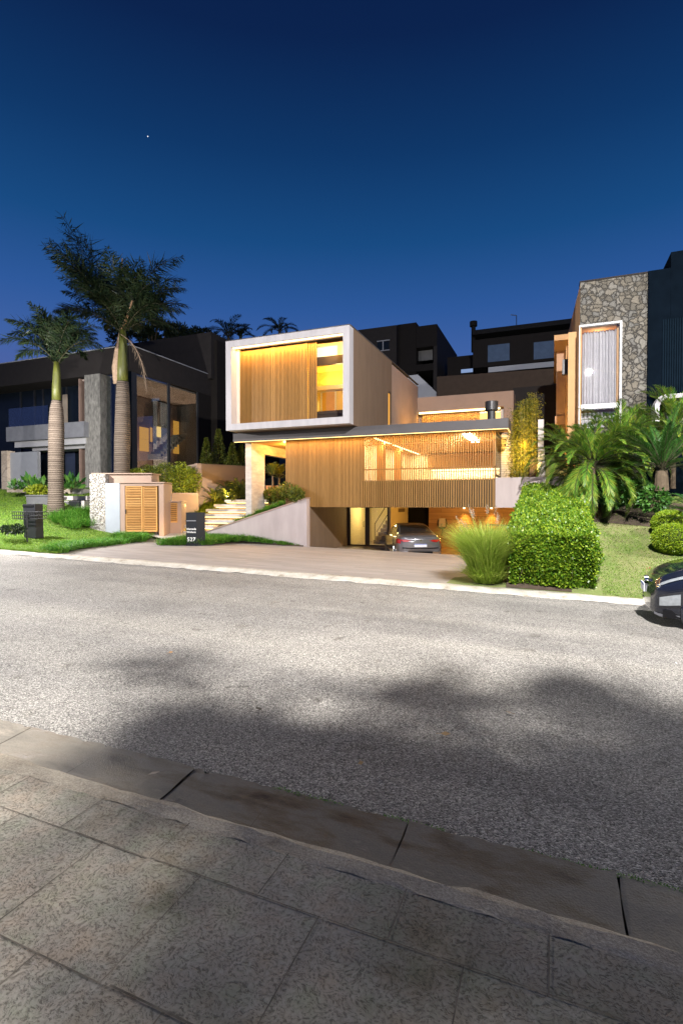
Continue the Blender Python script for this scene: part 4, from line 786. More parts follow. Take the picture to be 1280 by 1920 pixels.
# ================================================================== LEFT NEIGHBOUR
LY = 23.0
LH = thing('dark_house', tuple(P(244, 900, LY)), 'dark flat-roofed neighbour house with a glazed corner and rough stone pier, behind the palms', 'house')
XR = P(244, 647, LY).x; rz = P(244, 647, LY).z; fz = P(187, 702, LY).z
Y2 = PX(394, 700, XR).y; Yg = PX(372, 733, XR).y
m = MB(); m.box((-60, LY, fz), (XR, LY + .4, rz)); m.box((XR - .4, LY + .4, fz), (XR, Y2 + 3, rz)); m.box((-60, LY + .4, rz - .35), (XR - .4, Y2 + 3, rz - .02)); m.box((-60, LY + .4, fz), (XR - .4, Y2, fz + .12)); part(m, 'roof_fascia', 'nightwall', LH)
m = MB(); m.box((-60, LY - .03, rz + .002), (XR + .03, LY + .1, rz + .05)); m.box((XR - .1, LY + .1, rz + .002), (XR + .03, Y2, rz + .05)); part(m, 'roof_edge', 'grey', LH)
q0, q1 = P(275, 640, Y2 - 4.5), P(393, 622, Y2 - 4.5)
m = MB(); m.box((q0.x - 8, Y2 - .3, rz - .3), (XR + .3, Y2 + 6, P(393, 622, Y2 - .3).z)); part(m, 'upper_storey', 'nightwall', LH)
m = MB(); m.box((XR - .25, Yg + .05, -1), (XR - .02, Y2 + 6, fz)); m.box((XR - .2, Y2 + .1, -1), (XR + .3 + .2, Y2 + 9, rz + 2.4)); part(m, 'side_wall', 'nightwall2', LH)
# right glazed room
bz = P(300, 872, 25).z
gp = [PX(256, 700, XR).y, PX(317, 700, XR).y, Yg]
m = MB()
for y, w in ((LY + .1, .12), (gp[0] - .25, .3), (gp[1] - .05, .16), (Yg - .08, .12)): m.box((XR - .14, y, 1.2), (XR - .03, y + w, fz))
m.box((XR - .13, LY + .1, 1.2), (XR - .035, Yg, 1.45)); fr = part(m, 'window_frame', 'dark', LH)
m = MB(); m.box((XR - .09, LY + .1, 1.45), (XR - .08, Yg, fz)); part(m, 'glass_wall', M['darkglass'], LH)
m = MB(); m.box((P(200, 800, LY + .1).x, LY + .12, 1.2), (XR - .14, LY + .13, fz)); part(m, 'glass_wall', M['darkglass'], LH)
m = MB(); m.box((P(240, 800, LY).x, LY + .02, 1.0), (XR - .02, LY + .1, fz)); part(m, 'corner_column', 'bluewall', LH)
xi = XR - 4.2
def pi(px, py): return PX(px, py, xi + .06)
m = MB(); m.box((xi - .1, LY + .3, 1.0), (xi, Y2 + 2, fz + .1)); part(m, 'interior_wall', simple('dim_interior', (0.22, 0.15, 0.12), .8, var=.1), LH)
m = MB(); m.box((xi, Y2 + 1.6, 1.0), (XR - .26, Y2 + 1.7, fz + .1)); part(m, 'interior_wall', simple('dim_end_wall', (.10, .085, .075), .8, var=.1), LH)
m = MB(); m.box((xi, LY + .5, fz - .1), (XR - .3, Y2 + 1.5, fz - .02)); part(m, 'interior_ceiling', simple('dim_ceiling', (.50, .40, .36), .8, var=.04), LH)
m = MB(); m.box((xi, LY + .3, 1.0), (XR - .3, Y2 + 2, 1.3)); part(m, 'interior_floor', 'nightwall', LH)
ca, cb = pi(285, 745), pi(316, 830)
m = MB(); m.grid(lambda u, v: (xi + .15 + .05 * math.sin(u * 60), ca.y + (cb.y - ca.y) * u, 1.4 + (fz - 1.6) * v), 60, 1); part(m, 'curtain', 'curtain', LH, smooth=True)
for (x0_, x1_, ya, yb) in ((322.5, 343, 793, 821), (322.5, 343, 824, 850), (259, 276, 803, 822), (259, 276, 825, 845), (279, 283, 802, 828)):
    p0, p1 = pi(x0_, yb), pi(x1_, ya); m = MB(); m.box((xi + .01 + .16, p0.y, p0.z), (xi + .2, p1.y, p1.z)); part(m, 'lit_window', 'amber', LH)
for (x0_, x1_, ya, yb) in ((291, 297, 801, 819), (352, 358, 796, 813)):
    p0, p1 = pi(x0_, yb), pi(x1_, ya); m = MB(); m.box((xi + .2, p0.y, p0.z), (xi + .3, p1.y, p1.z)); part(m, 'sconce', 'sconce', LH)
s0, s1 = pi(263, 852), pi(313, 812); m = MB(); ns = 9
for k in range(ns):
    y = s0.y + (s1.y - s0.y) * k / ns; z = s0.z + (s1.z - s0.z) * k / ns; m.box((xi + .7, y, z - .35), (xi + 1.6, y + (s1.y - s0.y) / ns * 1.5, z))
part(m, 'stair', simple('dim_stair', (.22, .21, .19), .7), LH)
# pier, left wing
a, b = P(158, 705, 22.75), P(187, 702, 22.75)
m = MB(); m.box((a.x, 22.75, .5), (b.x, 23.6, a.z + .05)); part(m, 'stone_pier', 'pillarstone', LH)
m = MB(); m.box((b.x + .3, 24.0, .6), (P(216, 800, 24).x, 24.2, fz)); part(m, 'recess_wall', simple('brown_recess', (.09, .065, .055), .8), LH)
gz = 24.6
m = MB(); m.box((-60, gz, 1.0), (b.x + .25, gz + .1, fz)); part(m, 'recessed_glazing', M['nightglass'], LH)
for px in (40, 66, 82, 117, 126, 152):
    q = P(px, 770, gz); m = MB(); m.box((q.x - .04, gz - .08, 5.4), (q.x + .04, gz - .002, fz)); part(m, 'mullion', 'dark', LH)
q0, q1 = P(118, 740, gz - .1), P(127, 795, gz - .1); m = MB(); m.box((q0.x, gz - .14, q1.z), (q1.x, gz - .09, q0.z)); part(m, 'blind', simple('pale_blind', (.30, .25, .19), .8), LH)
b0, b1 = P(11.5, 828, 22.4), P(157, 789.5, 22.4)
m = MB(); m.box((b0.x, 22.4, b0.z), (b1.x, gz - .1, b1.z)); part(m, 'balcony', simple('balcony_grey', (.16, .165, .18), .7), LH)
m = MB(); m.box((b0.x + .1, 22.5, b1.z), (b1.x - 3.0, 22.515, b1.z + 1.15)); part(m, 'balcony_glass', M['darkglass'], LH)
c0, c1 = P(33, 835, 22.9), P(166, 822, 22.9)
m = MB(); m.box((c0.x, 22.7, b0.z - .36), (c1.x, gz - .1, b0.z - .004)); m.box((c0.x + .9, 23.2, b0.z - .55), (c1.x - .2, gz - .1, b0.z - .364)); part(m, 'entrance_canopy', 'white', LH)
q = P(68, 870, 23.6)
for px in (68, 84, 120, 150, 158): 
    q = P(px, 870, 24.4); m = MB(); m.box((q.x - .06, 24.3, 1.2), (q.x + .06, 24.45, b0.z - .4)); part(m, 'door_frame', 'bluewall', LH)
q0, q1 = P(123, 845, 24.5), P(142, 905, 24.5); m = MB(); m.box((q0.x, 24.46, q1.z), (q1.x, 24.5, q0.z)); part(m, 'door', simple('blue_black_door', (.03, .04, .07), .3, spec=.8), LH)
# far left garden wall with stone end
WL = thing('panel_wall', tuple(P(40, 920, 22)), 'dark grey panel wall with a pale stone end beside the left planter', 'wall')
a, b = P(13, 922, 22.0), P(70, 846, 22.0); m = MB(); m.box((a.x, 22, a.z - .8), (b.x, 22.2, b.z)); part(m, 'panel', 'grey', WL)
a, b = P(3, 924, 21.8), P(13, 845, 21.8); m = MB(); m.box((a.x, 21.8, a.z - .8), (b.x, 22.3, b.z)); part(m, 'stone_end', 'beigestone', WL)
a, b = P(-60, 925, 21.95), P(3, 847, 21.95); m = MB(); m.box((a.x, 22.0, a.z - .8), (b.x - .02, 22.2, b.z)); part(m, 'dark_panel', 'nightglass', WL)
# planter bed wall, ramp, entrance steps
PB = thing('planter_bed', tuple(P(90, 935, 20.8)), 'long beige stone planter holding broad-leaved plants behind the left palm', 'planter')
a, b = P(13, 932, 20.8), P(134, 916, 20.8); m = MB(); m.box((a.x, 20.8, a.z - 1.0), (b.x, 21.9, b.z)); part(m, 'wall', 'beigestone', PB)
a2, b2 = P(134.5, 931, 20.82), P(155, 917, 20.82); m = MB(); m.box((a2.x, 20.83, a2.z - 1.0), (b2.x, 21.9, b2.z)); part(m, 'end_block', 'concrete', PB)
LS = thing('entrance_steps', tuple(P(40, 965, 18.6)), 'wide pale concrete steps with dark treads left of the big grey planter', 'steps')
for (x0_, x1_, ya, yb, Y) in ((-60, 50, 968, 980, 18.4), (-60, 58, 957, 968, 19.0), (-60, 62, 947, 957, 19.6), (34, 66, 938, 947, 20.0)):
    a, b = P(x0_, yb, Y), P(x1_, ya, Y); m = MB(); m.box((a.x, Y, a.z - .3), (b.x, Y + .55, b.z)); part(m, 'step', 'stepstone', LS)
a, b = P(-60, 942, 20.3), P(33, 933, 20.3); m = MB(); m.prism([(a.x, 20.3, a.z - .4), (b.x, 20.3, a.z - .4), (b.x, 20.3, b.z + .12), (a.x, 20.3, a.z - .05)], (0, .4, 0)); part(m, 'ramp_side', 'beigestone', LS)
RS = thing('stone_bench', tuple(P(138, 950, 18.9)), 'low grey stone bench block with a dark inset between palm trunk and white stone wall', 'bench')
a, b = P(112, 953, 19.0), P(158, 939, 19.0); m = MB(); m.box((a.x, 19.0, a.z - .3), (b.x, 19.8, b.z)); part(m, 'block', 'stepstone', RS)
a, b = P(106, 938, 19.4), P(166, 930, 19.4); m = MB(); m.box((a.x, 19.3, a.z), (b.x, 20.0, b.z)); part(m, 'slab', 'stepstone', RS)
a, b = P(122, 949, 18.98), P(150, 940, 18.98); m = MB(); m.box((a.x, 18.97, a.z), (b.x, 18.995, b.z)); part(m, 'inset', 'pot', RS)
GPt = thing('square_planter', tuple(P(70, 957, 17.9)), 'big square charcoal planter with a lime green shrub behind the black post', 'planter')
a, b = P(49, 958, 18.2), P(90, 930, 18.2); m = MB(); m.prism([(a.x + .08, 18.2, a.z - .1), (b.x - .08, 18.2, a.z - .1), (b.x, 18.2, b.z), (a.x, 18.2, b.z)], (0, .9, 0)); part(m, 'pot', 'pot', GPt)
m = MB(); m.box((a.x - .02, 18.16, b.z), (b.x + .02, 19.14, b.z + .06)); part(m, 'rim', 'pot', GPt)
lime0 = P(70, 922, 18.65)

# ================================================================== RIGHT NEIGHBOUR
RY = 19.5
RH = thing('stone_house', tuple(P(1150, 800, RY)), 'tall neighbour house clad in field stone with a large curtained window, above the date palms', 'house')
e = lambda px, py, Y=RY: P(px, py, Y)
tl, tr = e(1088, 530), e(1214, 512)
xl_, xr_ = tl.x, tr.x; ztop = tl.z
wl0, wr0 = e(1084, 700).x, e(1165, 700).x; wtop = e(1125, 606).z; wmid = e(1125, 757).z; wbot = e(1125, 800).z
m = MB(); m.box((xl_ - .006, RY, wtop), (wr0, RY + .3, ztop)); m.box((wr0, RY, .8), (xr_, RY + .3, ztop)); m.box((xl_, RY, .8), (wr0, RY + .3, wbot - .02)); part(m, 'stone_wall', 'fieldstone', RH)
m = MB(); m.prism([(xl_ - .004, RY + .004, .8), (xl_ - .004, RY + .004, ztop - .02), (xl_ - .40, RY + 9, ztop - .02), (xl_ - .40, RY + 9, .8)], (.05, 0, 0)); part(m, 'side_wall', 'ochre', RH)
m = MB(); m.box((xl_ - .03, RY - .03, ztop + .002), (xr_, RY + .4, ztop + .05)); part(m, 'roof_edge', 'nightwall', RH)
m = MB(); t_ = .065
m.box((wl0 + .01, RY - .06, wtop - t_), (wr0, RY + .08, wtop)); m.box((wr0 - t_, RY - .06, wbot), (wr0, RY + .08, wtop - t_)); m.box((wl0 + .01, RY - .06, wbot), (wl0 + .04, RY + .08, wtop - t_)); m.box((wl0 + t_ + .01, RY - .06, wmid - .16), (wr0 - t_, RY + .08, wmid)); wf = part(m, 'window_frame', 'white', RH)
m = MB(); m.box((wl0 + .04, RY, wmid), (wr0 - t_, RY + .01, wtop - t_)); m.box((wl0 + .04, RY, wbot), (wr0 - t_, RY + .01, wmid - .16)); part(m, 'window_pane', glass('front_pane', (.95, .96, .97), .05), RH)
c0, c1 = e(1091, 700, RY + .5).x, e(1160, 700, RY + .5).x
m = MB(); m.grid(lambda u, v: (c0 + (c1 - c0) * u, RY + .5 + .055 * math.sin(u * 75) + .03 * math.sin(u * 31 + 1), wmid - .1 + (wtop - wmid) * v), 150, 1); part(m, 'curtain', 'curtain', RH, smooth=True)
m = MB(); m.grid(lambda u, v: (c0 - .1 + (c1 - c0 + .2) * u, RY + .52 + .05 * math.sin(u * 65 + 1), wbot - .3 + (wmid - wbot + .1) * v), 150, 1); part(m, 'lower_curtain', 'curtain', RH, smooth=True)
m = MB(); m.box((wr0 - .12, RY + .3, wbot), (wr0 - .02, RY + .9, wtop)); m.box((wl0 - .3, RY + .95, wbot - .3), (wr0 + .1, RY + 1.05, wtop + .1)); m.box((xl_ + .02, RY + .3, wtop - .02), (wr0, RY + 1, wtop + .1)); part(m, 'window_reveal', 'ochre', RH)
# eaves and lower wing on the far left
ep = [P(1037, 727, 25), P(1063, 640, 23.2), P(1075, 632, 23.2), P(1066, 735, 25)]
m = MB(); x0_, x1_ = P(1038, 700, 26).x, xl_ - .2; zE0, zE1 = P(1063, 636, 22.8).z, P(1063, 636, 22.8).z + .22
m.box((x0_, 22.8, zE0), (x1_ + .4, 31, zE1)); part(m, 'eaves', simple('ochre_eaves', (.46, .27, .13), .8, var=.06), RH)
m = MB(); m.box((x0_ + .45, 23.6, .8), (x1_ + .2, 31, zE0)); part(m, 'wing_wall', 'ochre', RH)
m = MB(); m.box((x0_ + .10, 24.4, P(1045, 780, 24.4).z), (x0_ + .45, 24.5, zE0)); m.box((x0_ + .05, 24.3, P(1045, 796, 24.3).z), (x0_ + .62, 25.6, P(1045, 780, 24.3).z)); part(m, 'window_box', simple('ochre_trim', (.42, .25, .15), .7), RH)
for (px, ya, yb) in ((1071, 672, 700), (1064, 698, 720)):
    q0, q1 = PX(px, yb, xl_ - .2), PX(px, ya, xl_ - .2)
    yy = min(max(q0.y, RY + 1), RY + 7); m = MB(); m.box((xl_ - .52, yy, P(px, yb, yy).z), (xl_ - .02, yy + .25, P(px, ya, yy).z)); part(m, 'slit_window', 'dark', RH)
# blue-black wing on the right, with vertical cladding and a curved hood
bxl = xr_ + .004; zt0, zt1 = e(1216, 511).z, e(1243, 462, RY - .6).z
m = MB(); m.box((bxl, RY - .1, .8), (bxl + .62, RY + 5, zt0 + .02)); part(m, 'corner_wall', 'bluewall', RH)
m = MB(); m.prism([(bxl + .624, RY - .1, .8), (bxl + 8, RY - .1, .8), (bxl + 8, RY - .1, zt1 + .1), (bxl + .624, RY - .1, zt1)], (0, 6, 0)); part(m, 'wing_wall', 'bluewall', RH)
m = MB(); x = e(1240, 700).x
while x < bxl + 5: m.box((x, RY - .14, e(1250, 738).z), (x + .03, RY - .102, e(1250, 600).z)); x += .065
part(m, 'ribbed_cladding', simple('dark_teal_ribs', (.004, .009, .015), .95, spec=.03), RH)
m = MB(); hz = [(1228, 790), (1228, 757), (1235, 744), (1248, 739), (1330, 733), (1330, 741), (1250, 747), (1240, 752), (1236, 762), (1236, 790)]
m.prism([tuple(P(px, py, RY - .9)) for px, py in hz], (0, .75, 0)); part(m, 'porch_hood', 'stucco', RH)
m = MB(); a, b = P(1242, 800, RY - .25), P(1330, 748, RY - .25); m.grid(lambda u, v: (a.x + (b.x - a.x) * u, RY - .3 + .03 * math.sin(u * 70), a.z + (b.z - a.z) * v), 90, 1); part(m, 'curtain', 'curtain', RH, smooth=True)

# ================================================================== HOUSES BEHIND
BA = thing('terraced_house', tuple(P(750, 690, 42)), 'unlit dark house on the slope behind the white-framed upper box', 'house')
def bw(m, x0_, x1_, ya, yb, Y, d, base=None):
    a, b = P(x0_, yb, Y), P(x1_, ya, Y); m.box((a.x, Y, a.z if base is None else base), (b.x, Y + d, b.z)); return m
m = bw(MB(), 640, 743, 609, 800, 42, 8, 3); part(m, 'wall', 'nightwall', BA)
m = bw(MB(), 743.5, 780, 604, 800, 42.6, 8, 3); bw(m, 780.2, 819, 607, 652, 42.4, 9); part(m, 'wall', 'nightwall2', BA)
m = MB(); X8 = P(819, 640, 42.4).x; m.box((X8 - .3, 42.42, 3), (X8, 52, P(819, 607, 42.4).z - .01)); part(m, 'side_wall', 'nightwall', BA)
m = bw(MB(), 752, 811, 640, 680, 43.4, .2); part(m, 'window', simple('dim_grey_blind', (.10, .10, .10), .6), BA)
m = bw(MB(), 743.5, 819, 680, 700, 42.5, 6); part(m, 'balcony', 'nightwall2', BA)
m = bw(MB(), 707, 729, 639, 656, 41.95, .04); wi = part(m, 'window', 'nightglass', BA); m = MB(); bw(m, 706, 730, 637.5, 639, 41.9, .09); bw(m, 706, 730, 656, 657.5, 41.9, .09); bw(m, 717, 718.5, 639, 656, 41.9, .04); part(m, 'frame', 'grey', wi)
AN = tag(MB().prism([tuple(P(px, py, 34.5)) for px, py in ((764, 760), (764, 704), (783, 702), (818, 735), (818, 760))], (0, 1.5, 0)).build('sloped_annex', M['grey']), 'pale grey sloping annex wall between the upper box and the brown wall', 'wall')
BB = thing('hillside_house', tuple(P(975, 690, 40)), 'black flat-roofed house on the slope with dim blue windows and a roof chimney', 'house')
m = bw(MB(), 886, 1085, 615, 690, 40, 8); a_ = P(886, 690, 40); b_ = P(1085, 597, 40); part(m, 'wall', 'nightwall2', BB)
m = MB(); m.box((P(886, 600, 39.9).x, 39.8, P(1068, 606, 39.8).z), (P(1085, 600, 39.9).x, 47.9, P(1068, 597, 39.8).z)); part(m, 'parapet', 'black', BB)
for (x0_, x1_, ya, yb) in ((914, 955, 643, 679), (1000, 1045, 637, 674)):
    m = bw(MB(), x0_, x1_, ya, yb, 39.94, .05); part(m, 'window', simple('dusk_window', (.07, .10, .14), .15, spec=.9), BB)
m = bw(MB(), 915, 1043, 686.5, 688.5, 39.0, .1); part(m, 'balcony_rail', 'grey', BB); m = bw(MB(), 886, 1085, 690, 712, 39.1, 3); part(m, 'balcony', 'black', BB)
q = P(887, 604, 40.5); m = MB(); m.tube([(q.x, 40.6, P(887, 660, 40.6).z), (q.x, 40.6, q.z - .3)], .16, 10); ch = part(m, 'chimney', 'black', BB); m = MB(); m.tube([(q.x, 40.6, q.z - .28), (q.x, 40.6, q.z + .08)], .28, 12); part(m, 'cap', 'black', ch)
q = P(968, 612, 41); m = MB(); m.tube([q, P(968, 591, 41)], .03, 5); m.tube([P(968, 591, 41), P(957, 590, 41)], .03, 5); part(m, 'antenna', 'dark', BB)
LKH = thing('garden_house', tuple(P(862, 680, 43)), 'low dark building with a pale lit strip window between the two houses behind', 'house')
m = bw(MB(), 838, 886, 665, 760, 43, 5); part(m, 'wall', 'nightwall2', LKH); m = bw(MB(), 864, 886, 690.5, 699, 42.9, .05); part(m, 'window', emit('bluish_window', (.35, .5, .85), .55), LKH)
BW_ = thing('retaining_wall', tuple(P(900, 740, 34)), 'long brown retaining wall rising behind the house and the bamboo', 'wall')
m = MB(); a_, b_ = P(819, 706, 34), P(1060, 690, 34); m.prism([(a_.x, 34, 2), (b_.x + 2, 34, 2), (b_.x + 2, 34, b_.z), (a_.x, 34, a_.z)], (0, .5, 0)); part(m, 'wall', 'brownwall', BW_)
m = MB(); x1_ = P(961, 800, 30.5).x; m.box((x1_, 30.6, 1.0), (.25, 31, P(1000, 724, 30.6).z)); part(m, 'side_wall', 'nightwall', BW_)
# ================================================================== VEGETATION
def royal_palm(loc, h_trunk, prof, shaft_h, shaft_r, crown, label, extra=None):
    """ringed trunk with a bulge, green crownshaft, feathery crown (list of az, el, length, droop)"""
    root = thing('royal_palm', loc, label, 'palm', 'royal palms on the left lawn'); b = Vector(loc)
    m = MB(); n = 26
    def lean(z): return Vector((.02 * z * math.sin(z * .3), 0, z))
    m.tube([b + lean(-.15 + (h_trunk + .15) * k / n) for k in range(n + 1)], [np.interp(k / n, [p[0] for p in prof], [p[1] for p in prof]) for k in range(n + 1)], 20); part(m, 'trunk', 'trunk', root, smooth=True)
    top = b + lean(h_trunk); m = MB(); m.tube([top + Vector((0, 0, -.05)), top + Vector((0, 0, shaft_h * .3)), top + Vector((.02, 0, shaft_h * .7)), top + Vector((.02, 0, shaft_h))], [shaft_r * 1.05, shaft_r, shaft_r * .85, shaft_r * .6], 16); part(m, 'crownshaft', 'crownshaft', root, smooth=True)
    c = top + Vector((.02, 0, shaft_h)); rm_ = MB(); out = []
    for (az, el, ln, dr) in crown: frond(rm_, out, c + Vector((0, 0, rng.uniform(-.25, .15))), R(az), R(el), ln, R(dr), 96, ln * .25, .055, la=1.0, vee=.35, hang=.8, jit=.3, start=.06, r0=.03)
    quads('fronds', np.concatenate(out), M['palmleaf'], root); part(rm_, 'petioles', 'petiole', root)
    return root, c, top
l1 = PT(105, 968, 24.5)
crown1 = [(a + k_ * 23 + rng.normal(0, 8), min(86, e_ + 6), rng.uniform(2.3, 3.2), d_ * .92) for k_ in (0, 1) for a, e_, d_ in ((20, 66, 105), (75, 70, 90), (140, 66, 100), (190, 62, 110), (235, 66, 90), (300, 62, 95), (340, 70, 90), (100, 52, 120), (170, 76, 80), (40, 78, 75), (260, 78, 60), (10, 48, 115), (200, 46, 120), (120, 84, 50))]
royal_palm(tuple(l1), P(97, 750, l1.y).z - l1.z, [(0, .46), (.05, .39), (.2, .33), (.75, .34), (.92, .29), (1, .19)], 1.75, .19, crown1, 'shorter royal palm with a pale ringed trunk, left of the white stone cabinet wall')
l2 = PT(228, 935, 26.0); l2.z = 1.0
zt2 = P(226, 716, l2.y).z
crown2 = [(200, 68, 6.6, 18), (180, 62, 4.6, 60), (194, 73, 5.9, 25), (207, 62, 5.6, 32), (188, 66, 5.5, 40), (200, 44, 4.0, 85), (20, 74, 5.2, 80), (10, 60, 4.6, 100), (350, 46, 4.0, 115), (60, 80, 5.0, 60), (330, 66, 4.4, 95), (225, 70, 4.4, 75), (250, 56, 3.8, 90), (300, 74, 4.4, 70), (90, 66, 4.2, 90), (120, 52, 3.8, 105)]
rp2, c2, t2_ = royal_palm(tuple(l2), zt2 - l2.z, [(0, .38), (.3, .37), (.62, .38), (.85, .34), (1, .28)], 2.55, .25, [(a + k_ * 17, e_ - k_ * 4, ln * (1 - .10 * k_) * (1 if ln > 5.4 else .93), d_ * .86) for k_ in (0, 1, 2) for a, e_, ln, d_ in (crown2 if k_ == 0 else crown2[1:])], 'taller royal palm with a loose brown sheath and one dead hanging frond')
m = MB(); o = []; frond(m, o, c2 + Vector((.1, -.2, -.3)), R(-25), R(-25), 4.6, R(62), 40, .55, .03, la=.5, vee=0, hang=1.2, jit=.2, r0=.03); part(m, 'dead_rachis', 'oldsheath', rp2); quads('dead_frond', np.concatenate(o), simple('dead_leaf', (.16, .12, .08), .8), rp2)
m = MB(); m.tube([t2_ + Vector((-.26, -.12, -.1)), t2_ + Vector((-.27, -.14, .7)), t2_ + Vector((-.16, -.12, 1.6)), t2_ + Vector((-.05, -.1, 2.4))], [.17, .20, .15, .05], 8); part(m, 'loose_sheath', 'oldsheath', rp2, smooth=True)
m = MB(); m.tube([c2 + Vector((0, 0, -.15)), c2 + Vector((-.5, -.3, 1.3)), c2 + Vector((-1.15, -.5, 2.6))], [.10, .06, .03], 6); m.tube([c2 + Vector((0, 0, -.15)), c2 + Vector((.2, -.3, 1.6)), c2 + Vector((.5, -.5, 3.2))], [.10, .06, .03], 6); m.tube([c2, c2 + Vector((.6, -.3, .5)), c2 + Vector((1.1, -.5, 1.1))], [.10, .06, .03], 6); part(m, 'bare_petioles', simple('reddish_petiole', (.22, .13, .07), .6, var=.2), rp2)

# dark trees and palms behind
def leafy_tree(loc, h, clumps, label, leafm='darkleaf', n=900, L=.35, W=.2, group=None, cat='tree'):
    root = thing('tree', loc, label, cat, group); b = Vector(loc); m = MB(); m.tube([b, b + Vector((.1, 0, h * .5)), b + Vector((0, 0, h))], [.35, .25, .08], 8)
    out = []
    for (dx, dy, z, r) in clumps:
        m.tube([b + Vector((0, 0, z * .75)), b + Vector((dx * .6, dy * .6, z * .92)), b + Vector((dx, dy, z))], [.1, .06, .02], 5)
        out.append(ball_leaves((r, r, r * .62), n, L, W, .5, .25) + np.array([b.x + dx, b.y + dy, b.z + z]))
    part(m, 'trunk', 'stem', root); quads('crown', np.concatenate(out), M[leafm], root); return root
q = PT(285, 700, 50); cl = []
for k in range(26):
    px, py = [(300, 600), (270, 610), (320, 625), (290, 580), (240, 622), (345, 622), (305, 640), (262, 634), (330, 612), (285, 560), (215, 625)][k % 11]; w = PT(px + rng.normal(0, 6), py + rng.normal(0, 6), 50 + rng.uniform(-1.5, 1.5)); cl.append((w.x - q.x, w.y - q.y, w.z - 5, rng.uniform(.5, 1.0)))
leafy_tree((q.x, q.y, 5), 14, cl, 'dark tufted conifer silhouette behind the taller royal palm', n=260, L=.4, W=.12)
q = PT(370, 640, 55); leafy_tree((q.x, q.y, 8), PT(370, 620, 55).z - 8, [(dx, 0, PT(370, 620, 55).z - 8 + dz, .7) for dx, dz in ((0, 0), (-.9, -.5), (1.0, -.3), (1.9, -.8))], 'small dark tree top peeking over the roof left of the white-framed box', n=260, L=.35, W=.12)
def far_palm(px, py, t, ln, label):
    c = PT(px, py, t); root = thing('feather_palm', (c.x, c.y, c.z - 8), label, 'palm', 'palm tops over the roofs'); m = MB(); m.tube([(c.x, c.y, c.z - 8), (c.x, c.y, c.z)], [.2, .14], 8); part(m, 'trunk', 'stem', root); o = []; rm_ = MB()
    for k in range(13): frond(rm_, o, c, R(k * 27.7 + rng.normal(0, 9)), R(rng.uniform(25, 75)), ln * rng.uniform(.85, 1.15), R(rng.uniform(90, 140)), 34, ln * .26, .05, hang=.6, r0=.04)
    quads('fronds', np.concatenate(o), M['palmleaf'], root); part(rm_, 'petioles', 'petiole', root)
far_palm(428, 634, 48, 2.6, 'dark arching palm top left of the white-framed box'); far_palm(451, 632, 50, 2.0, 'smaller dark palm top nearest the corner of the white-framed box'); far_palm(524, 622, 50, 2.3, 'dark bushy palm top above the roof edge of the white-framed box')

# date palms and cycads at the right
def feather_clump(name, loc, nf, ln, el0, el1, dr0, dr1, nl, ll, lw, leafm, label, cat, group, trunk=0.0, tr=.1, la=.75, vee=.35, hang=.25, azs=None):
    root = thing(name, loc, label, cat, group); b = Vector(loc); m = MB(); top = b + Vector((0, 0, trunk))
    m.tube([b - Vector((0, 0, .3)), b + Vector((0, 0, trunk * .5)), top], [tr * 1.15, tr, tr * .9], 10); part(m, 'trunk', 'stem', root); o = []; rm_ = MB()
    for k in range(nf):
        az = (k * 137.5 + rng.normal(0, 8)) if azs is None else azs[k % len(azs)] + rng.normal(0, 12); f = k / nf; el = el1 + (el0 - el1) * f ** .8 + rng.normal(0, 6)
        frond(rm_, o, top + Vector((0, 0, rng.uniform(-.05, .1))), R(az), R(el), ln * rng.uniform(.85, 1.1), R(rng.uniform(dr0, dr1)), nl, ll, lw, la, vee, hang, .07, r0=.014)
    quads('fronds', np.concatenate(o), M[leafm], root); part(rm_, 'petioles', 'petiole', root); return root
def dp(px, py, t): return tuple(PT(px, py, t))
DG = 'date palms below the stone house'
def palm_at(px, py, t, drop, *a, **k): c = PT(px, py, t); return feather_clump('date_palm', (c.x, c.y, c.z - drop), *a, trunk=drop, tr=.07, **k)
palm_at(1112, 876, 15.2, 1.05, 76, 1.85, 80, -50, 60, 130, 74, .36, .02, 'datepalm', 'leftmost wide date palm with yellowing lower fronds beside the hedge', 'palm', DG)
palm_at(1162, 850, 15.8, 1.3, 60, 1.75, 85, -20, 60, 110, 60, .32, .02, 'datepalm', 'tallest middle date palm in front of the lower curtained window', 'palm', DG)
palm_at(1068, 858, 17.0, 1.0, 44, 1.8, 70, -15, 60, 100, 54, .30, .02, 'datepalm', 'shaded date palm behind the hedge nearest the grey pillar', 'palm', DG)
palm_at(1262, 812, 16.0, 1.4, 54, 1.8, 85, -15, 60, 110, 56, .30, .02, 'datepalm', 'date palm at the right edge in front of the curved porch hood', 'palm', DG)
palm_at(1205, 836, 17.0, 1.4, 44, 1.8, 85, -15, 60, 110, 52, .30, .02, 'datepalm', 'dark date palm standing against the stone wall right of the window', 'palm', DG)
CG = 'cycads under the date palms'
palm = lambda px, py, t, *a, **k: feather_clump('cycad', dp(px, py, t), *a, trunk=.25, tr=.16, **k)
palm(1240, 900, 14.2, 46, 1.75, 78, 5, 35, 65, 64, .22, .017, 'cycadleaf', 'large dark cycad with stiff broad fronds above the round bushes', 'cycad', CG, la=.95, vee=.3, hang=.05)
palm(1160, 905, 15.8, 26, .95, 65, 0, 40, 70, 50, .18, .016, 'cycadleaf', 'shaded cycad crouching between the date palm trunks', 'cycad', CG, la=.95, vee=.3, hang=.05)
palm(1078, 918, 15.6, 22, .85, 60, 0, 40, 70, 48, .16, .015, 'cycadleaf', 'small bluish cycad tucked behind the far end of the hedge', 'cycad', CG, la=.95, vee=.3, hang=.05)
palm(1300, 985, 12.6, 20, .75, 70, 5, 40, 70, 40, .16, .015, 'cycadleaf', 'cycad at the right frame edge with tips over the round bushes', 'cycad', CG, la=.95, vee=.3, hang=.05)
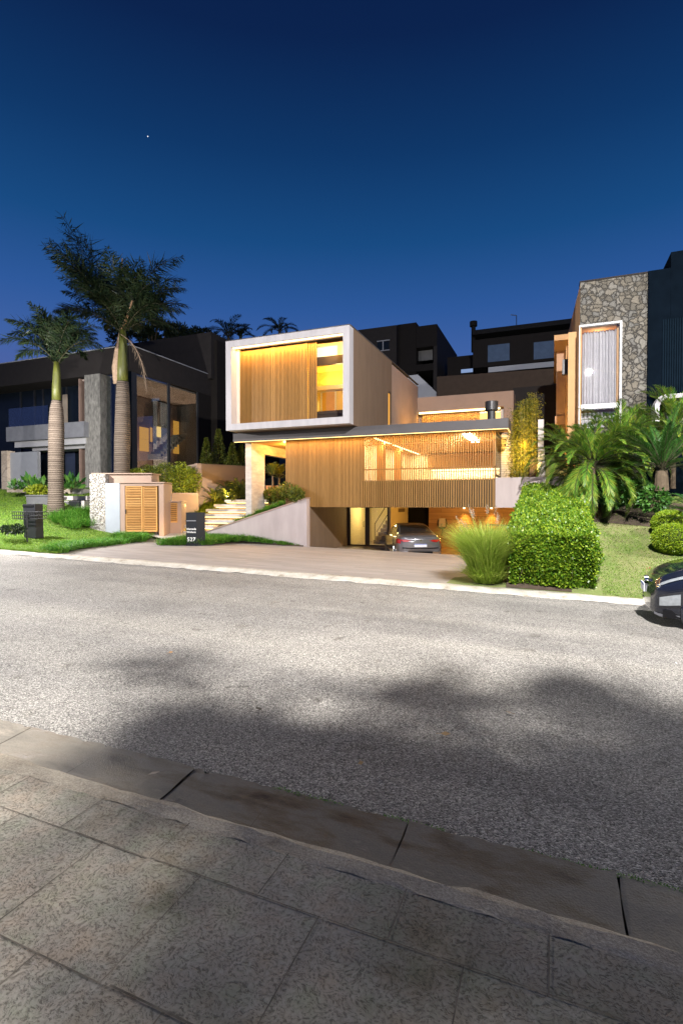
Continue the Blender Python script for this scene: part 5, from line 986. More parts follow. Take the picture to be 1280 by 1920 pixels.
def bush(name, c, rad, n, L, W, leafm, label, cat, group=None, core=True, bump=.2, shell=.7):
    root = thing(name, (c[0], c[1], c[2] - rad[2]), label, cat, group)
    quads('leaves', ball_leaves(rad, n, L, W, bump, shell) + np.array(tuple(c)), M[leafm], root)
    m = MB(); b = Vector((c[0], c[1], c[2] - rad[2]))
    for k in range(7): a = k * .9; m.tube([b, b + Vector((math.cos(a) * rad[0] * .3, math.sin(a) * rad[1] * .3, rad[2] * .8)), b + Vector((math.cos(a) * rad[0] * .65, math.sin(a) * rad[1] * .65, rad[2] * 1.4))], [.02, .014, .006], 4)
    part(m, 'branches', 'stem', root); return root
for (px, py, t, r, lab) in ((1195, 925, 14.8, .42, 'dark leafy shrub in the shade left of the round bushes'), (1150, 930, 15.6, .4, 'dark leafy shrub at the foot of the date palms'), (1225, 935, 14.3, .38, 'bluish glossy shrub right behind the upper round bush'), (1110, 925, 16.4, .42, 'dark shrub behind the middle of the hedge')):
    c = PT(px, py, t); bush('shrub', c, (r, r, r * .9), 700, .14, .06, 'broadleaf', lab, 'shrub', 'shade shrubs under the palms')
sm = MB()
sm.grid(lambda u, v: ((lambda x, y: (x, y, float(zrt(x, y)) + .012))(.45 + 4.5 * u, 16.9 - .9 * u + 2.4 * v)), 12, 8); struct(sm.build('mulch', M['soil']))
# round clipped bushes
TG = 'round clipped bushes on the right lawn'
for (px, py, t, w, h, lab) in ((1256, 980, 13.6, .43, .36, 'upper round clipped bush, farther up the lawn'), (1262, 1014, 12.6, .46, .37, 'lower round clipped bush, nearest the parked black car'), (1325, 1004, 13.0, .45, .36, 'round clipped bush cut by the right frame edge')):
    c = PT(px, py, t); c.z = float(zrt(c.x, c.y)) + h * .92
    root = thing('clipped_bush', (c.x, c.y, c.z - h), lab, 'bush', TG); d = ball_leaves((w, w, h), 9000, .045, .026, .04, .90); quads('leaves', d + np.array(tuple(c)), M['boxleaf'], root)
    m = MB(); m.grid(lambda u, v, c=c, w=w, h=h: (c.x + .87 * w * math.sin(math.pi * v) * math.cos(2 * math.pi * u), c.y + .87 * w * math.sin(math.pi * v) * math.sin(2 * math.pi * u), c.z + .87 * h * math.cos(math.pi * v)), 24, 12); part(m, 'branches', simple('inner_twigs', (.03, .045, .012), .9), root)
# hedge climbing the lawn
HG = thing('clipped_hedge', (-.4, 12.4, .05), 'long clipped hedge climbing the lawn between driveway grass and right lawn', 'hedge')
hy0, hy1 = 12.35, 17.6
def hx(y, s): u = (y - hy0) / (hy1 - hy0); return (P(958, 1050, hy0).x * (1 - u) + P(980, 915, hy1).x * u) if s < 0 else (P(1116, 1050, hy0).x * (1 - u) + P(1090, 915, hy1).x * u)
def htop(y): u = (y - hy0) / (hy1 - hy0); return P(1040, 1003, hy0).z * (1 - u) + P(1040, 911, hy1).z * u
n = 60000; V = []
s = rng.uniform(0, 1, n); u = rng.uniform(0, 1, n); v = rng.uniform(0, 1, n)
yy = np.where(s < .42, hy0 + (hy1 - hy0) * v, np.where(s < .72, hy0, hy0 + (hy1 - hy0) * v))
xl2 = np.array([hx(a, -1) for a in yy]); xr2 = np.array([hx(a, 1) for a in yy]); zt_ = np.array([htop(a) for a in yy]); zb_ = np.array([max(zr(0), .3 * (a - 12.1)) for a in yy]) + .10
xx = np.where(s < .72, xl2 + (xr2 - xl2) * u, np.where(s < .84, xl2, xr2)); zz = np.where(s < .42, zt_, zb_ + (zt_ - zb_) * np.where(s < .72, v, u))
nr = np.where((s < .42)[:, None], [0, 0, 1.], np.where((s < .72)[:, None], [0, -1., 0], np.where((s < .84)[:, None], [-1., 0, 0], [1., 0, 0])))
C = np.stack([xx, yy, zz], 1)
wob = .05 * np.sin(C[:, 0] * 5 + C[:, 2] * 4) + .05 * np.sin(C[:, 1] * 4.3 + 1) * np.sin(C[:, 2] * 6) + .03 * np.sin(C[:, 0] * 11 + C[:, 1] * 7)
# round the top edges a little
ex = np.minimum(xx - xl2, xr2 - xx); rnd = np.where(s < .42, -.05 * np.exp(-(ex / .06)) - .05 * np.exp(-((yy - hy0) / .06)), 0); C[:, 2] += rnd
C += nr * (wob + rng.normal(-.02, .035, n))[:, None]
gap = (np.sin(C[:, 0] * 9 + 2) + np.sin(C[:, 2] * 13 + C[:, 0] * 3) + np.sin(C[:, 1] * 6) > 2.25) & (rng.uniform(size=n) < .8)
C, nr = C[~gap], nr[~gap]; n = len(C)
quads('leaves', leaves(C, nr * .6 + rng.normal(0, .6, (n, 3)) + np.array([0, 0, .25]), rng.uniform(.05, .085, n), .04), M['hedgeleaf'], HG)
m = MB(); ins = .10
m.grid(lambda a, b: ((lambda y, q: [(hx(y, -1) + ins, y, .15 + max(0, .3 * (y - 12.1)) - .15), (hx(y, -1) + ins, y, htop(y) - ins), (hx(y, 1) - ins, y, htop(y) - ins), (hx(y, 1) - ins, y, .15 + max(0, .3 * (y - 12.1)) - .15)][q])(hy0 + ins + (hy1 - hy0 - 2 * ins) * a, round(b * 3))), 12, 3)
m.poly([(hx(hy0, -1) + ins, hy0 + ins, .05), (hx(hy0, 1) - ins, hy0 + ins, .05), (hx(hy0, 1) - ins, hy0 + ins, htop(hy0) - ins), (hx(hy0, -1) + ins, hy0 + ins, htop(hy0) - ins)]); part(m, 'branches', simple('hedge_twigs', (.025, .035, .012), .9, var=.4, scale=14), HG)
m = MB()
for k in range(40): x = rng.uniform(hx(12.35, -1) + .1, hx(12.35, 1) - .1); y = 12.35 + rng.uniform(.0, .4); m.tube([(x, y, zr(x) + .05), (x + rng.normal(0, .05), y, .3), (x + rng.normal(0, .12), y - .05, .55)], [.014, .01, .005], 5)
part(m, 'stems', 'stem', HG)
so = MB(); so.grid(lambda u, v: ((lambda x, y: (x, y, zr(x) + .075 + max(0, .3 * (y - 12.15)) + .02))(-.95 + 1.35 * u, 12.17 + 6.4 * v)), 8, 12); struct(so.build('planting_bed', M['soil']))
# fountain grass with plumes
FG = thing('fountain_grass', (-1.55, 12.95, .1), 'big arching fountain grass clump with pale plumes left of the hedge', 'grass clump')
c = Vector((P(913, 1080, 12.75).x, 12.75, .12))
V = [tuft(6500, .28, 1.6, .45, .011, .50, .26) + np.array(tuple(c)), tuft(1800, .30, .7, .4, .011, .95, .4) + np.array(tuple(c))]
blade_mesh('blades', np.concatenate(V), M['fountain'], FG)
m = MB(); pv = []
for k in range(16):
    a = rng.uniform(0, 2 * math.pi); l = rng.uniform(.15, .55); h = rng.uniform(1.2, 1.75); tip = c + Vector((math.cos(a) * math.sin(l) * h, math.sin(a) * math.sin(l) * h, math.cos(l) * h)); mid = c + (tip - c) * .6 + Vector((0, 0, .08)); m.tube([c, mid, tip], [.004, .003, .002], 4)
    d = (tip - mid).normalized(); e2 = tip + d * .22; nn = 60; tt = rng.uniform(0, 1, nn)[:, None]; B = np.array(tuple(tip)) * (1 - tt) + np.array(tuple(e2)) * tt; pv.append(leaves(B, np.array(tuple(d)) + rng.normal(0, .5, (nn, 3)), .05, .006))
part(m, 'stalks', 'fountain', FG); quads('plumes', np.concatenate(pv), M['plume'], FG)
# wire basket behind it
WB = thing('wire_basket', tuple(P(940, 1015, 14.2)), 'thin wire waste basket half hidden behind the fountain grass', 'basket')
q = P(940, 1012, 14.2); m = MB()
for z, s_ in ((0, .8), (.2, .9), (.38, 1)):
    r_ = .38 * s_; pts_ = [(q.x - r_, q.y - .2, q.z + z), (q.x + r_, q.y - .2, q.z + z), (q.x + r_, q.y + .2, q.z + z), (q.x - r_, q.y + .2, q.z + z)]
    for k in range(4): m.tube([pts_[k], pts_[(k + 1) % 4]], .007, 5)
for k in range(7): x = -.3 + .1 * k; m.tube([(q.x + x, q.y - .18, q.z), (q.x + x * 1.2, q.y - .2, q.z + .38)], .005, 4); m.tube([(q.x + x, q.y + .18, q.z), (q.x + x * 1.2, q.y + .2, q.z + .38)], .005, 4)
part(m, 'basket', 'dark', WB); m = MB(); m.tube([(q.x, q.y, 0.0), (q.x, q.y, q.z)], .03, 8); part(m, 'post', 'dark', WB)
# bamboo
def bamboo(px0, px1, ytop, Y, label, nc=14, nlf=1500):
    a, b = P(px0, 900, Y), P(px1, 900, Y); root = thing('bamboo_clump', ((a.x + b.x) / 2, Y, 2.0), label, 'bamboo', 'bamboo screen beside the terrace'); m = MB(); o = []
    for k in range(nc):
        x = rng.uniform(a.x, b.x); y = Y + rng.uniform(-.2, .35); top = P(px0, ytop + abs(rng.normal(0, 22)), Y).z; dx = rng.normal(0, .07); m.tube([(x, y, 1.9), (x + dx * .3, y, 1.9 + (top - 1.9) * .6), (x + dx, y, top)], [.018, .014, .005], 5)
        n = int(nlf / nc * 1.0); t = rng.uniform(.06, 1, n) ** .8; C = np.stack([x + dx * t + rng.normal(0, .11, n), y + rng.normal(0, .13, n), 1.9 + (top - 1.9) * t], 1); o.append(leaves(C, np.stack([rng.normal(0, .7, n), rng.normal(0, .7, n), rng.normal(-.45, .5, n)], 1), rng.uniform(.09, .17, n), .02))
    part(m, 'culms', simple('bamboo_culm', (.20, .17, .04), .5, var=.2), root); quads('leaves', np.concatenate(o), M['bamboo'], root)
bamboo(958, 975, 762, 21.4, 'bamboo clump nearest the house wall, lit from below', 16, 5200); bamboo(972, 990, 750, 21.2, 'middle bamboo clump of the lit screen', 16, 5600); bamboo(988, 1005, 735, 21.3, 'tallest bamboo clump, next to the grey stepped pillar', 16, 6000)
# yellow-green bushes on the terrace
BG = 'yellow-green bushes above the garden wall'
for (px, py, t, r, mt, lab) in ((255, 893, 26.6, .55, 'lime', 'bright low bush at the left end, touching the cabinet top'), (282, 890, 27.0, .62, 'shrubleaf', 'olive bush second from the left above the garden wall'), (308, 893, 26.9, .80, 'shrubleaf', 'tall olive bush in the middle with long loose twigs'), (336, 894, 27.0, .82, 'lime', 'large yellow-green bush right of the middle above the wall'), (355, 897, 27.4, .70, 'lime', 'bright yellow bush beside the terrace wall corner')):
    c = PT(px, py + 4, t); bush('bush', c, (r, r * .8, r * 1.0), 2400, .12, .05, mt, lab, 'bush', BG, bump=.35, shell=.55)
# young conifers against the dark wall
YG = 'young upright shrubs in front of the dark side wall'
for (px, yt, yb, t, w, lab) in ((387, 822, 880, 29.0, .42, 'slim young shrub nearest the glazed room'), (410, 806, 880, 29.6, .62, 'tallest young shrub, in the middle of the row'), (436, 832, 880, 29.4, .5, 'young shrub just left of the canopy end'), (452, 835, 880, 29.8, .5, 'young shrub half hidden behind the concrete portal')):
    a, b = PT(px, yb, t), PT(px, yt, t); h = b.z - a.z; root = thing('young_shrub', tuple(a), lab, 'shrub', YG); n = 1500; tt = rng.uniform(0, 1, n); rr = w * (1 - tt * .93) * rng.uniform(.3, 1, n); aa = rng.uniform(0, 6.28, n)
    C = np.stack([a.x + rr * np.cos(aa), a.y + rr * np.sin(aa), a.z + h * tt], 1); quads('leaves', leaves(C, np.stack([np.cos(aa), np.sin(aa), np.full(n, .7)], 1) + rng.normal(0, .4, (n, 3)), .13, .045), M['shrubleaf'], root); m = MB(); m.tube([a, b], [.03, .008], 5); part(m, 'stem', 'stem', root)
# ferns and agaves by the portal
FGp = 'ferns between terrace wall and portal'
for (px, py, t, ln, lab) in ((402, 915, 25.0, .85, 'leftmost fern casting its shadow on the terrace wall'), (432, 905, 25.6, 1.05, 'big fern in the middle of the bed, yellow lit'), (452, 912, 25.0, .95, 'fern touching the concrete portal'), (425, 928, 24.6, .8, 'low fern just above the upper steps'), (447, 928, 24.4, .75, 'low fern at the foot of the portal')):
    feather_clump('fern', tuple((lambda q: Vector((q.x, q.y, float(bank(q.x, q.y)))))(PT(px, py + 18, t + 2.6))), 30, ln * 1.4, 80, 15, 50, 95, 34, .17, .026, 'fernleaf', lab, 'fern', FGp, trunk=.1, tr=.05, la=1.05, vee=.15, hang=.1)
for (px, py, t, lab) in ((511, 888, 24.6, 'spiky fan palm above the left orange planter box'), (523, 893, 25.0, 'spiky fan palm above the right orange planter box')):
    feather_clump('fan_palm', dp(px, py + 12, t), 20, .62, 85, 15, 20, 50, 26, .26, .022, 'fernleaf', lab, 'plant', 'fan palms in the orange planters', trunk=.2, tr=.04, la=.6, vee=.2, hang=.1)
for (x0_, x1_, Y, lab) in ((498.5, 512.5, 22.6, 'orange wooden planter box at left, inside the portal'), (514.5, 526.5, 22.75, 'lighter orange planter box in the middle, inside the portal'), (527, 536, 22.85, 'orange planter box at right, tucked behind the slat cladding')):
    a, b = P(x0_, 924, Y), P(x1_, 911.5, Y); root = thing('planter_box', (a.x, Y, a.z), lab, 'planter', 'orange planters inside the portal'); m = MB(); m.box((a.x, Y, a.z - .15), (b.x, Y + .45, b.z)); part(m, 'box', 'orangepot', root); m = MB(); m.box((a.x - .012, Y - .012, b.z), (b.x + .012, Y + .46, b.z + .035)); part(m, 'rim', 'orangepot', root)
for (px, py, t, r, lab) in ((507, 929, 23.6, .34, 'leafy groundcover shrub under the left planter box'), (525, 926, 23.0, .36, 'leafy shrub at the top of the grass strip'), (545, 921, 21.9, .42, 'rounded shrub in front of the slat cladding corner'), (556, 927, 21.4, .3, 'small shrub nearest the end of the ramp wall')):
    c = PT(px, py, t); bush('shrub', c, (r * 1.2, r, r), 1100, .11, .045, 'shrubleaf', lab, 'shrub', 'shrubs at the top of the ramp wall', bump=.35, shell=.5)
# left broad-leaved plants and pot shrub
for k, (px, py, t, s_, lab) in enumerate(((28, 913, 27.6, .8, 'leftmost broad-leaved plant, darkest, in the stone planter'), (45, 908, 27.9, .9, 'second broad-leaved plant in the stone planter'), (60, 906, 27.6, 1.0, 'tall broad-leaved plant in the middle of the stone planter'), (78, 910, 27.5, .95, 'broad-leaved plant just left of the palm trunk'), (120, 908, 27.4, .8, 'broad-leaved plant just right of the palm trunk'), (134, 900, 27.3, 1.1, 'tall upright banana-like plant at the right end of the planter'))):
    c = PT(px, 919, t); root = thing('broad_leaved_plant', tuple(c), lab, 'plant', 'broad-leaved plants in the stone planter'); o = []; n = 30; a = rng.uniform(0, 6.28, n); el = rng.uniform(.25, 1.35, n); D = np.stack([np.cos(a) * np.cos(el), np.sin(a) * np.cos(el), np.sin(el)], 1); C = np.array(tuple(c)) + D * rng.uniform(.1, .55, n)[:, None] * s_; quads('leaves', leaves(C, D + rng.normal(0, .25, (n, 3)), rng.uniform(.35, .6, n) * s_, rng.uniform(.14, .22, n) * s_), M['broadleaf'], root)
    m = MB()
    for q_ in C[::2]: m.tube([c, Vector(q_)], [.012, .006], 4)
    part(m, 'stalks', 'crownshaft', root)
c = lime0; bush('pot_shrub', Vector((c.x, c.y, c.z + .02)), (.62, .42, .33), 1500, .13, .07, 'lime', 'lime green shrub growing in the square charcoal planter', 'shrub', bump=.4, shell=.5)
# street tree overhead (its leaves throw the soft shadows on the near half of the road)
ST_ = thing('street_tree', (3.6, .35, .1), 'leafy street tree on the near pavement whose crown shades the near half of the road', 'tree')
LC = Vector((2.0, 4.0, 10.0))
poly_ = [(-260, 1420), (0, 1447), (60, 1442), (140, 1427), (220, 1397), (300, 1377), (350, 1387), (430, 1392), (520, 1387), (600, 1407), (670, 1417), (760, 1407), (850, 1472), (900, 1487), (935, 1497), (960, 1522), (1000, 1522), (1040, 1497), (1090, 1462), (1130, 1467), (1180, 1477), (1230, 1457), (1300, 1437), (1500, 1330), (1700, 1500), (1700, 2300), (300, 2300), (-260, 1800)]
lat = np.random.default_rng(21).uniform(0, 1, (80, 80))
def vnoise(a, b):
    a += 12; i, j = int(a), int(b); f, g_ = a - i, b - j; f = f * f * (3 - 2 * f); g_ = g_ * g_ * (3 - 2 * g_)
    return (lat[i % 80, j % 80] * (1 - f) + lat[(i + 1) % 80, j % 80] * f) * (1 - g_) + (lat[i % 80, (j + 1) % 80] * (1 - f) + lat[(i + 1) % 80, (j + 1) % 80] * f) * g_
Cn = []; pc = MB(); hub = Vector((2.7, 2.5, 5.4))
nn = 0
blobs = [(290, 1268, 62, 34), (800, 1320, 58, 26), (880, 1272, 50, 22), (1085, 1300, 60, 30), (1195, 1345, 46, 22), (450, 1345, 60, 26), (1085, 1305, 50, 24), (660, 1362, 50, 22)]
while nn < 1250:
    bl = blobs[int(rng.integers(8))]; hit = rng.uniform() < .009
    px, py = (bl[0] + bl[2] * .38 * rng.normal(), bl[1] + bl[3] * .36 * rng.normal()) if hit else (rng.uniform(-250, 1700), rng.uniform(1240, 2300) if rng.uniform() < .5 else rng.uniform(1240, 1760))
    if not hit and not inpoly(np.array([px]), np.array([py]), poly_)[0]: continue
    q = PZ(px, py, 0.0); d = math.hypot(q.x, q.y)
    wgt = 1.0 if py < 1372 + .246 * px else (.30 if 520 < px and py < 1480 + .246 * px else 0)
    edge = py < 1490 - 35 * math.sin(px / 90)
    if not hit and 0 < py < 1540 and vnoise(px / 62, py / 30) > (.52 if py < 1440 else .80): continue
    if rng.uniform() > wgt * (.45 if edge else 1): continue
    z = rng.uniform(6.3, 7.5); S = Vector((q.x, q.y, 0)); p = LC + (S - LC) * ((LC.z - z) / LC.z); tt_ = (p - CAM).dot(FWD)
    if tt_ > .1 and (p - CAM).dot(UPV) / tt_ < 1.12 and abs((p - CAM).dot(RGT) / tt_) < .9: continue
    Cn.append(tuple(p) + ((.30 if py > 1372 + .246 * px else .075),)); nn += 1
    if nn % 9 == 0: pc.tube([hub, hub.lerp(p, .55) + Vector((0, 0, .25)), p], [.045, .022, .006], 5)
Cn = np.array(Cn); rep = np.repeat(Cn, 17, 0); rep = rep[:, :3] + rng.normal(0, 1, (len(rep), 3)) * rep[:, 3:]
quads('crown', leaves(rep, rng.normal(0, 1, rep.shape) * np.array([1, 1, .45]), rng.uniform(.08, .13, len(rep)), .06), M['treeleaf'], ST_)
pc.tube([(3.6, .35, -.1), (3.55, .45, 1.8), (3.2, 1.2, 3.9), hub], [.17, .13, .11, .07], 10); part(pc, 'trunk', 'stem', ST_)
# ================================================================== SMALL THINGS
def text_mesh(name, body, size, mat, parent, mw, extr=.003, weight=0.0):
    cu = bpy.data.curves.new(name, 'FONT'); cu.body = body; cu.size = size; cu.align_x = 'CENTER'; cu.extrude = extr; cu.offset = weight; cu.space_character = 1.05
    to = bpy.data.objects.new(name, cu); COL.objects.link(to); dg = bpy.context.evaluated_depsgraph_get(); me = bpy.data.meshes.new_from_object(to.evaluated_get(dg)); bpy.data.objects.remove(to)
    me.transform(mw); return link(name, me, mat, parent)
# house number totem
TT = thing('number_totem', tuple(PT(365, 1032, 20.6)), 'black house number totem reading 527, standing in long grass before the steps', 'sign')
B0 = PT(349, 1030, 20.6); k_ = 20.6 / FPX; fw = 19.5 * k_; sw_ = 13 * k_; th = 69 * k_
ux2 = Vector((math.cos(YAW), math.sin(YAW), 0)); vy2 = Vector((-math.sin(YAW), math.cos(YAW), 0)); dep = (ux2 * .72 + vy2 * .70).normalized()
m = MB(); side = dep * (sw_ / .72); w_ = ux2 * fw; m.prism([B0 - uz * .3, B0 + w_ - uz * .3, B0 + w_ + side - uz * .3, B0 + side * .98 - uz * .3], uz * (th + .3)); part(m, 'totem_body', simple('totem_black', (.007, .010, .014), .6, var=.15), TT)
m = MB(); m.obox(B0 - vy2 * .012 + ux2 * .02 + uz * (th * .765), ux2 * (fw - .04), vy2 * .012, uz * .03); part(m, 'mail_slot', 'grey', TT)
def face_mw(z): return Matrix.Translation(B0 + w_ * .5 - vy2 * .004 + uz * z) @ Matrix((ux2, uz, -vy2)).transposed().to_4x4()
wm_ = simple('sign_white', (.85, .85, .82), .5, var=.02)
text_mesh('lettering', 'Alameda', .105, wm_, TT, face_mw(th * .53), weight=.002); text_mesh('lettering', 'Wallace', .105, wm_, TT, face_mw(th * .445), weight=.002); text_mesh('number', '527', .215, wm_, TT, face_mw(th * .22), weight=.004)
# black post with two wire baskets
MP = thing('litter_post', tuple(P(58, 1004, 14.2)), 'square black post with wire litter baskets on the left lawn', 'litter post')
a, b = P(43.5, 1004, 14.4), P(66.5, 945, 14.4); m = MB(); m.prism([(a.x + .05, 14.4, a.z - .1), (b.x + .0, 14.4, a.z - .1), (b.x - .03, 14.4, b.z), (a.x, 14.4, b.z)], (0, .34, 0)); part(m, 'post', 'dark', MP)
m = MB(); m.box((a.x - .01, 14.38, b.z - .10), (b.x - .1, 14.398, b.z - .04)); part(m, 'slot', 'black', MP)
m = MB(); p0 = P(51, 1014, 13.9); p1 = P(50, 959, 13.9); m.tube([p0 - uz * .1, p1], .03, 8); part(m, 'pole', 'dark', MP)
for (x0_, x1_) in ((23, 46), (50, 72)):
    a, b = P(x0_, 973, 13.95), P(x1_, 960, 13.95); m = MB(); dY = .35
    for f_ in (0, .5, 1):
        z = a.z + (b.z - a.z) * f_; i_ = .05 * (1 - f_)
        c4_ = [(a.x + i_, 13.95, z), (b.x - i_, 13.95, z), (b.x - i_, 13.95 + dY, z), (a.x + i_, 13.95 + dY, z)]
        for k in range(4): m.tube([c4_[k], c4_[(k + 1) % 4]], .014, 5)
    for k in range(7):
        x = a.x + (b.x - a.x) * k / 6; m.tube([(x, 13.95, a.z), (x, 13.95, b.z)], .010, 4); m.tube([(x, 13.95 + dY, a.z), (x, 13.95 + dY, b.z)], .006, 4)
    part(m, 'basket', 'dark', MP)
# low dark shrub on the lawn beside it
c = PT(26, 993, 19.6); bush('ground_shrub', c, (.6, .4, .14), 500, .16, .05, 'palmleaf', 'flat dark ground plant on the lawn left of the black post', 'plant', bump=.4, shell=.3)
# EV charger with looped cable
EV = thing('wall_charger', tuple(P(829, 983, 26.4)), 'white car charger with looped black cable on the garage wood wall', 'charger')
a, b = P(823, 988, 26.42), P(834.5, 972, 26.42); m = MB(); m.box((a.x, 26.36, a.z), (b.x, 26.49, b.z)); m.box((a.x + .03, 26.345, a.z + .03), (b.x - .03, 26.36, b.z - .03)); part(m, 'housing', simple('charger_shell', (.62, .52, .46), .4, var=.03), EV)
cx_, cz_ = (a.x + b.x) / 2, (a.z + b.z) / 2; m = MB(); m.tube([(cx_ + .23 * math.sin(t), 26.42, cz_ - .02 + .27 * math.cos(t)) for t in np.linspace(.5, 5.8, 26)], .022, 6); m.tube([(cx_ + .02, 26.4, a.z + .06), (cx_ + .04, 26.38, a.z - .2), (cx_ - .02, 26.38, a.z - .45)], .02, 6); part(m, 'cable', 'dark', EV)
m = MB(); m.tube([(cx_, 26.345, cz_ - .06), (cx_, 26.27, cz_ - .10), (cx_, 26.24, cz_ - .17)], [.05, .045, .035], 10); part(m, 'plug', 'white', EV)
# garden spotlights
for (px, py, Y, lab) in ((499, 1023, 19.15, 'small garden spotlight glowing in the grass before the ramp wall'), (634, 1021, 22.6, 'tiny recessed light low in the garage side wall')):
    q = P(px, py, Y); root = thing('garden_spotlight', tuple(q), lab, 'spotlight'); m = MB()
    if px < 600: m.tube([q - uz * .12, q], .03, 8); part(m, 'housing', 'dark', root); m = MB(); m.tube([q + uz * .002, q + uz * .05], .045, 10); part(m, 'lens', 'ledhot', root)
    else: q = PX(px, py, -9.5); m.tube([(-9.5, q.y, q.z), (-9.47, q.y, q.z)], .06, 10); part(m, 'housing', 'dark', root); m = MB(); m.tube([(-9.468, q.y, q.z), (-9.462, q.y, q.z)], .04, 10); part(m, 'lens', 'white', root)
# fallen leaves on the road
n = 26; pts_ = [(97, 1141), (316, 1226), (489, 1334), (690, 1275), (675, 1430), (825, 1378), (1268, 1246), (960, 1340), (300, 1450)]
for k, (px, py) in enumerate(pts_):
    q = PZ(px, py, .045 + zr(PZ(px, py, 0).x)); s_ = .045 + .02 * (k % 3); a_ = k * 1.3; m = MB()
    d = Vector((math.cos(a_), math.sin(a_), 0)); e_ = Vector((-d.y, d.x, 0)); m.add([q + uz * .012, q + d * s_ * .5 + e_ * s_ * .35 + uz * .02, q + d * s_ + uz * .015, q + d * s_ * .5 - e_ * s_ * .35 + uz * .008], [(0, 1, 2, 3)])
    m.tube([q + uz * .012, q - d * s_ * .4 + uz * .01], .002, 4)
    where = ['dark one far left', 'orange one left of centre', 'dark curled one before the shadow', 'pale brown one in mid road', 'tan one inside the dark shadow', 'ochre one right of centre', 'white scrap near the right edge', 'small brown one between shadow patches', 'small one near the left gutter'][k]
    o = m.build('fallen_leaf', simple('dry_leaf', [(.05, .04, .03), (.42, .24, .10), (.06, .05, .03), (.34, .22, .1), (.36, .24, .1), (.4, .26, .12), (.7, .7, .68), (.28, .18, .09), (.3, .25, .2)][k], .8)); tag(o, 'fallen leaf on the road, ' + where, 'leaf', 'fallen leaves on the road')

# ================================================================== CARS
def spl(xs, ys, t):
    xs = np.array(xs); ys = np.array(ys); n = len(xs); mm_ = np.zeros(n)
    d = np.diff(ys) / np.diff(xs); mm_[1:-1] = np.where(d[:-1] * d[1:] > 0, 2 * d[:-1] * d[1:] / (d[:-1] + d[1:] + 1e-12), 0); mm_[0] = d[0]; mm_[-1] = d[-1]
    i = np.clip(np.searchsorted(xs, t) - 1, 0, n - 2); h = xs[i + 1] - xs[i]; s = (t - xs[i]) / h
    return ys[i] * (1 + 2 * s) * (1 - s) ** 2 + mm_[i] * h * s * (1 - s) ** 2 + ys[i + 1] * s * s * (3 - 2 * s) + mm_[i + 1] * h * s * s * (s - 1)
def car_surface(st, ns, nk):
    """body skin as grid S[i, j]: i along the length, j across from left sill over the roof to right sill"""
    st = np.array(st); y = st[:, 0]; u = np.concatenate([y[0] + (y[-1] - y[0]) * (0.5 - 0.5 * np.cos(np.linspace(0, np.pi, ns)))])
    q = [spl(y, st[:, c], u) for c in range(1, 6)]          # halfwidth, zbottom, zbelt, ztop, halfwidth top
    S = np.zeros((ns, 2 * nk - 1, 3)); kk = np.array([0, .12, .30, .50, .58, .80, .88, 1.0])
    for i in range(ns):
        w, zb, zs, zt, wt = [a[i] for a in q]
        px = np.array([.93 * w, .985 * w, w, .965 * w, .93 * w, wt + (.93 * w - wt) * .12, wt * .86, 0]); pz = np.array([zb, zb + .22 * (zs - zb), zb + .62 * (zs - zb), zs, zs + .03 * (zt - zs), zt - .10 * (zt - zs), zt - .012 * (zt - zs), zt + .012])
        t = np.linspace(0, 1, nk); X = spl(kk, px, t); Z = spl(kk, pz, t)
        S[i, :nk, 0] = -X; S[i, nk:, 0] = X[:-1][::-1]; S[i, :nk, 2] = Z; S[i, nk:, 2] = Z[:-1][::-1]; S[i, :, 1] = u[i]
    return S, u
